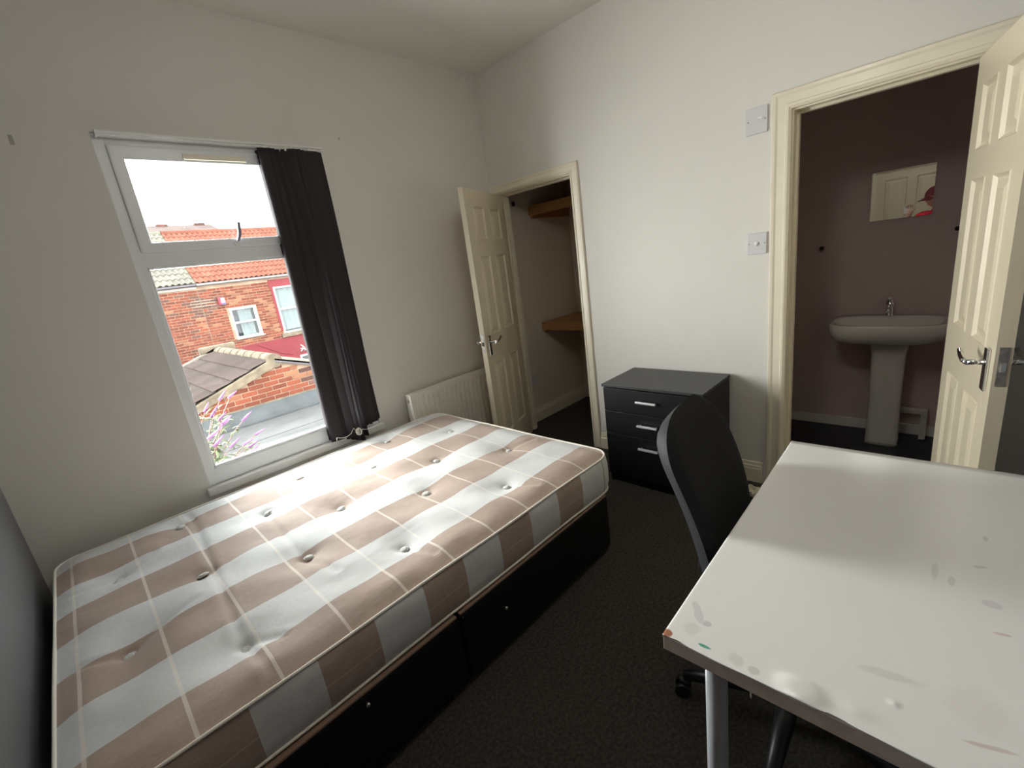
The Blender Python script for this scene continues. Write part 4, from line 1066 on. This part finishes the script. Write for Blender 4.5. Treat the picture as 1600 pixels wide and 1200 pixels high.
# --- flat felt roof
fr = empty('flat_roof', (0, 0, 0)); tag(fr, 'grey felt flat roof below the window', 'roof')
MB().box(-3, 6, 3.3, OY0 - 0.012, -0.42, -0.225).build('deck', M['felt'], fr)
MB().box(-3, 6, 3.3, OY0 - 0.015, -3.2, -0.42).build('wall', M['mortar'], fr)
MB().prism([(OY0 - 0.014, -0.225), (OY0 - 0.10, -0.225), (OY0 - 0.03, -0.005), (OY0 - 0.014, 0.0)], -3, 6, 'x').build('upstand', M['felt_dark'], fr)
for y in (6.02, 5.60, 5.05, 4.5, 3.95): MB().box(-3, 6, y - 0.030, y + 0.030, -0.226, -0.217, 0.003).build('felt_lap', M['felt'], fr)
MB().box(-3, 6, OY0 - 0.13, OY0 - 0.10, -0.226, -0.19, 0.008).build('felt_fillet', M['felt_dark'], fr)
MB().box(-3, 6, OY0 - 0.032, OY0 - 0.013, -0.008, 0.012).build('cement_bead', M['cement'], fr)

# --- buddleia growing at the left of the flat roof
M['leaf'] = material('buddleia_leaf', (0.06, 0.09, 0.035), 0.7, col2=(0.10, 0.10, 0.035), vscale=6, obj_rand=0.3)
M['flower'] = material('purple_flower', (0.14, 0.038, 0.17), 0.8, col2=(0.16, 0.075, 0.165), vscale=14, obj_rand=0.25)
M['stem'] = material('buddleia_stem', (0.13, 0.08, 0.07), 0.8)
bs = empty('buddleia_shrub', (0.62, 4.2, -0.22)); tag(bs, 'purple flowering shrub outside the lower left of the window', 'shrub')
def leaf_mesh():
    b = MB(); b.grid(2, 6, lambda u, v: ((u - 0.5) * 0.026 * math.sin(math.pi * min(1, v * 0.92 + 0.06)), v * 0.10, 0.012 * math.sin(v * math.pi) - 0.008 * abs(u - 0.5) * 2)); return b.mesh('leaf', M['leaf'])
def spike_mesh():
    b = MB(); rnd = random.Random(3)
    b.tube([(0, 0, 0), (0, 0.05, 0), (0, 0.11, 0), (0, 0.16, 0)], [0.013, 0.016, 0.011, 0.003], 7)
    for k in range(42):
        t = k / 42; a = rnd.uniform(0, 6.28); r_ = 0.016 * (1 - t * 0.75)
        p = Vector((r_ * math.cos(a), t * 0.155, r_ * math.sin(a)))
        bmesh.ops.create_icosphere(b.bm, subdivisions=1, radius=0.0055 * (1.1 - t * 0.6), matrix=Matrix.Translation(p))
    return b.mesh('flower_spike', M['flower'])
lm_, sm_ = leaf_mesh(), spike_mesh()
rnd = random.Random(11)
tips = [(0.70, 4.15, 0.63), (0.755, 4.2, 0.575), (0.76, 4.15, 0.545), (0.76, 4.22, 0.51), (0.82, 4.3, 0.72), (0.90, 4.35, 0.70), (0.66, 4.1, 0.70), (0.93, 4.25, 0.50), (0.96, 4.1, 0.38), (0.84, 4.0, 0.36), (0.87, 4.05, 0.31), (0.83, 4.0, 0.27), (0.86, 3.95, 0.24), (0.74, 4.0, 0.38), (0.62, 4.0, 0.50), (0.65, 4.05, 0.42), (0.72, 3.9, 0.20), (0.66, 3.95, 0.26), (0.78, 3.95, 0.22), (0.58, 4.1, 0.62)]
for i, t in enumerate(tips):
    base = Vector((0.42 + rnd.uniform(-.10, .10), 4.1 + rnd.uniform(-.15, .15), -0.24)); tip = Vector(t)
    mid = base.lerp(tip, 0.55) + Vector((rnd.uniform(-.06, .02), rnd.uniform(-.05, .05), 0.10))
    pts = [base, base.lerp(mid, 0.5) + Vector((0, 0, 0.04)), mid, mid.lerp(tip, 0.6) + Vector((0, 0, 0.02)), tip]
    part_at(MB().tube(pts, [0.007, 0.006, 0.005, 0.004, 0.003], 6).build('stem', M['stem'], bs), bs)
    d = (tip - mid).normalized() + Vector((0.3, 0, rnd.uniform(-0.5, 0.1)))
    o = new('flower_spike', sm_, bs); part_at(o, bs); o.location = tip - d.normalized() * 0.03
    o.rotation_mode = 'QUATERNION'; o.rotation_quaternion = d.to_track_quat('Y', 'Z'); o.scale = [rnd.uniform(0.5, 0.8)] * 3
    for k in range(8):
        q = mid.lerp(tip, rnd.uniform(-0.2, 0.85)); o = new('leaf', lm_, bs); part_at(o, bs); o.location = q
        o.rotation_euler = (rnd.uniform(-.9, .6), rnd.uniform(-.5, .5), rnd.uniform(0, 6.28)); o.scale = [rnd.uniform(0.6, 1.2)] * 3

# --- far roofline and tree above the ridge
fh = empty('far_terrace', (0, 0, 0)); tag(fh, 'distant brick terrace roofline beyond the tiled ridge', 'house')
MB().box(0, 8.2, 30.0, 34, -3.2, 5.35).build('wall', M['mortar'], fh)
MB().prism([(29.8, 5.3), (32, 5.95), (34.2, 5.3)], 0, 8.2, 'x').build('roof', material('far_brown_roof', (0.10, 0.066, 0.055), 0.9, var=0.2, vscale=2), fh)
for x in (5.6, 7.4): MB().box(x, x + 0.5, 31.7, 32.2, 5.6, 6.0).build('chimney', M['brick_dark'], fh)
tr = empty('bare_tree', (11.5, 30, -3.2)); tag(tr, 'pale hazy bare tree beyond the orange tiled ridge', 'tree')
M['bark'] = material('pale_bark', (0.34, 0.32, 0.33), 0.9)
tb = MB(); tb.tube([(11.5, 30, -3.2), (11.45, 30, 2.0), (11.5, 30.1, 4.6)], [0.22, 0.16, 0.10], 8); part_at(tb.build('trunk', M['bark'], tr), tr)
br = MB(); rnd = random.Random(5)
for k in range(70):
    z0 = rnd.uniform(3.2, 5.0); a = rnd.uniform(0, 6.28); l_ = rnd.uniform(0.7, 1.9)
    p0 = Vector((11.5, 30.05, z0)); p1 = p0 + Vector((math.cos(a) * l_ * 0.5, math.sin(a) * l_ * 0.5, l_ * 0.5)); p2 = p1 + Vector((math.cos(a) * l_ * 0.25, math.sin(a) * l_ * 0.25, l_ * 0.55))
    br.tube([p0, p1, p2], [0.03, 0.018, 0.006], 5)
    for q in range(3):
        s0 = p0.lerp(p1, rnd.uniform(0.4, 1)); br.tube([s0, s0 + Vector((rnd.uniform(-.4, .4), rnd.uniform(-.4, .4), rnd.uniform(0.3, 0.7)))], [0.012, 0.004], 4)
part_at(br.build('branches', M['bark'], tr), tr)

# ================================================================== PERSON behind the camera, seen only in the bathroom mirror
M['skin'] = material('skin', (0.42, 0.24, 0.17), 0.5)
M['red_shirt'] = material('bright_red_top', (0.62, 0.025, 0.05), 0.8)
M['dark_red_cap'] = material('dark_red_cap', (0.09, 0.005, 0.010), 0.8)
M['trousers'] = material('dark_trousers', (0.03, 0.032, 0.04), 0.85)
pe = empty('person', (-0.52, 0.245, 0)); pe.scale = (1.035, 1.035, 1.035); tag(pe, 'person in red top and dark red cap reflected in the bathroom mirror', 'person')
PX, PY = -0.52, 0.245
def skin_body():
    J = {}; E_ = []
    def j(n, p, r_): J[n] = (Vector(p), r_)
    j('pelvis', (PX, PY, 0.88), 0.125); j('belly', (PX, PY, 1.02), 0.12); j('chest', (PX + 0.01, PY, 1.20), 0.135); j('neckb', (PX + 0.02, PY + 0.01, 1.345), 0.07); j('neck', (PX + 0.035, PY + 0.02, 1.395), 0.052)
    for s_, n in ((1, 'l'), (-1, 'r')):
        j('hip' + n, (PX, PY + s_ * 0.09, 0.82), 0.095); j('knee' + n, (PX + 0.02, PY + s_ * 0.105, 0.46), 0.06); j('ank' + n, (PX - 0.01, PY + s_ * 0.11, 0.09), 0.042); j('toe' + n, (PX + 0.15, PY + s_ * 0.12, 0.04), 0.036)
        E_ += [('pelvis', 'hip' + n), ('hip' + n, 'knee' + n), ('knee' + n, 'ank' + n), ('ank' + n, 'toe' + n)]
        j('sh' + n, (PX + 0.01, PY + s_ * 0.165, 1.315), 0.062); E_.append(('chest', 'sh' + n))
    j('ell', (PX + 0.06, PY + 0.285, 1.125), 0.045); j('wrl', (PX + 0.19, PY + 0.275, 1.315), 0.029); j('hal', (PX + 0.215, PY + 0.27, 1.365), 0.032)
    j('elr', (PX + 0.13, PY - 0.29, 1.18), 0.045); j('wrr', (PX + 0.36, PY - 0.235, 1.36), 0.029); j('har', (PX + 0.42, PY - 0.225, 1.405), 0.032)
    E_ += [('pelvis', 'belly'), ('belly', 'chest'), ('chest', 'neckb'), ('neckb', 'neck'), ('shl', 'ell'), ('ell', 'wrl'), ('wrl', 'hal'), ('shr', 'elr'), ('elr', 'wrr'), ('wrr', 'har')]
    for n, base, dirv, side in (('l', J['hal'][0], Vector((0.10, -0.05, 0.99)), Vector((0, 1, 0))), ('r', J['har'][0], Vector((0.45, 0.15, 0.88)), Vector((0, 1, 0)))):
        for k, (o_, l_) in enumerate(((-0.027, 0.055), (-0.009, 0.068), (0.010, 0.064), (0.028, 0.050))):
            a = 'f%s%d' % (n, k)
            j(a + 'a', base + side * o_ + dirv * 0.035, 0.0095); j(a + 'b', base + side * o_ + dirv * (0.035 + l_ * 0.5) + Vector((0.008, 0, 0)), 0.0085); j(a + 'c', base + side * o_ + dirv * (0.035 + l_ * 0.8) + Vector((0.026, 0, 0)), 0.0075)
            E_ += [('ha' + n, a + 'a'), (a + 'a', a + 'b'), (a + 'b', a + 'c')]
        j('t%sa' % n, base - side * 0.036 + Vector((0.012, 0, 0.0)), 0.0105); j('t%sb' % n, base - side * 0.046 + dirv * 0.035 + Vector((0.024, 0, 0)), 0.009)
        E_ += [('ha' + n, 't%sa' % n), ('t%sa' % n, 't%sb' % n)]
    names = list(J); me = bpy.data.meshes.new('body'); me.from_pydata([J[n][0] for n in names], [(names.index(a), names.index(c)) for a, c in E_], [])
    o = new('body', me, pe)
    md = o.modifiers.new('skin', 'SKIN')
    for i, n in enumerate(names):
        me.skin_vertices[0].data[i].radius = (J[n][1], J[n][1]); me.skin_vertices[0].data[i].use_root = (n == 'pelvis')
    md.use_smooth_shade = True
    ss = o.modifiers.new('sub', 'SUBSURF'); ss.levels = 1; ss.render_levels = 1
    dg = bpy.context.evaluated_depsgraph_get(); dg.update()
    me2 = bpy.data.meshes.new_from_object(o.evaluated_get(dg)); o.modifiers.clear(); o.data = me2
    me2.materials.clear()
    for k in ('skin', 'red_shirt', 'trousers'): me2.materials.append(M[k])
    for p in me2.polygons:
        c = p.center
        arm = abs(c.y - PY) > 0.19 and c.z > 0.9
        if c.z < 0.06: p.material_index = 2
        elif c.z < 0.93 and abs(c.y - PY) < 0.24: p.material_index = 2
        elif c.z > 1.375 and not arm: p.material_index = 0
        elif arm and (c - J['shl'][0]).length > 0.16 and (c - J['shr'][0]).length > 0.16: p.material_index = 0
        else: p.material_index = 1
        p.use_smooth = True
    return part_at(o, pe)
skin_body()
# head with face, hair and a peaked cap; looks toward +x and a little to +y
hc = Vector((PX + 0.065, PY + 0.045, 1.495)); yaw = R(48)
def head_fn(u, v):
    a = 2 * math.pi * u; t = math.pi * v
    x, y, z = math.sin(t) * math.cos(a), math.sin(t) * math.sin(a), math.cos(t)
    rx, ry, rz = 0.098, 0.076, 0.118
    p = Vector((x * rx, y * ry, z * rz))
    if z < 0: p.x *= 1 + 0.06 * z; p.y *= 1 + 0.28 * z
    if x > 0.6:
        p.x += 0.024 * math.exp(-((y) / 0.16) ** 2 - ((z + 0.12) / 0.16) ** 2)      # nose
        p.x -= 0.010 * math.exp(-((abs(y) - 0.36) / 0.14) ** 2 - ((z - 0.05) / 0.10) ** 2)  # eye sockets
        p.x += 0.006 * math.exp(-((y) / 0.28) ** 2 - ((z + 0.48) / 0.07) ** 2)
        p.x += 0.010 * math.exp(-((y) / 0.25) ** 2 - ((z + 0.85) / 0.14) ** 2)
    return p
RH = Matrix.Translation(hc) @ Matrix.Rotation(yaw, 4, 'Z') @ Matrix.Rotation(R(12), 4, 'Y')
def head_part(mb, name, mat, parent):
    o = mb.build(name, mat, parent)
    o.data.transform(RH); return part_at(o, pe) if parent is pe else o
hb = MB(); hb.grid(40, 28, head_fn); bmesh.ops.remove_doubles(hb.bm, verts=hb.bm.verts, dist=1e-5); hd_ = head_part(hb, 'head', M['skin'], pe)
def sub(mb, name, mat):
    o = mb.build(name, mat, hd_); o.data.transform(RH); return o
for s_ in (-1, 1):
    e_ = MB(); bmesh.ops.create_uvsphere(e_.bm, u_segments=10, v_segments=8, radius=0.011, matrix=Matrix.Translation((0.083, s_ * 0.030, 0.005))); sub(e_, 'eye', M['out_white'])
    e_ = MB(); bmesh.ops.create_uvsphere(e_.bm, u_segments=10, v_segments=8, radius=1.0, matrix=Matrix.Translation((-0.005, s_ * 0.076, -0.01)) @ Matrix.Diagonal((0.022, 0.009, 0.032, 1))); sub(e_, 'ear', M['skin'])
mo = MB(); mo.tube([(0.086, -0.024, -0.060), (0.092, 0, -0.058), (0.086, 0.024, -0.060)], [0.002, 0.005, 0.002], 6); sub(mo, 'mouth', M['red_shirt'])
ha = MB(); ha.grid(28, 10, lambda u, v: Vector((math.sin(0.55 + v * 1.25) * math.cos(1.15 + u * 3.98) * 0.103, math.sin(0.55 + v * 1.25) * math.sin(1.15 + u * 3.98) * 0.082, math.cos(0.55 + v * 1.25) * 0.122))); sub(ha, 'hair', M['black_plastic'])
cp = MB(); cp.grid(32, 10, lambda u, v: Vector((math.sin(v * 1.36) * math.cos(2 * math.pi * u) * 0.109, math.sin(v * 1.36) * math.sin(2 * math.pi * u) * 0.088, 0.012 + math.cos(v * 1.36) * 0.122)))
cap = cp.build('cap', M['dark_red_cap'], pe); cap.data.transform(RH); part_at(cap, pe)
bi = MB(); bi.grid(16, 8, lambda u, v: Vector(((0.075 + 0.095 * v) * math.cos((u - 0.5) * 1.7) + 0.02, (0.080 + 0.010 * v) * math.sin((u - 0.5) * 2.0), 0.038 - 0.020 * v - 0.018 * (2 * u - 1) ** 2)))
o = bi.build('cap_peak', M['dark_red_cap'], cap); o.data.transform(RH); sd = o.modifiers.new('t', 'SOLIDIFY'); sd.thickness = 0.003
# phone held at the viewpoint, and a white slip of paper in the other hand
o = MB().box(-0.046, -0.038, -0.075, 0.075, 1.435, 1.508, 0.004, 2).build('phone', M['black_plastic']); tag(o, 'dark phone held by the person at the viewpoint', 'phone')
o = MB().box(PX + 0.235, PX + 0.238, PY + 0.25, PY + 0.33, 1.40, 1.49).build('paper_slip', M['out_white']); tag(o, 'white slip of paper in the hand of the person', 'paper')
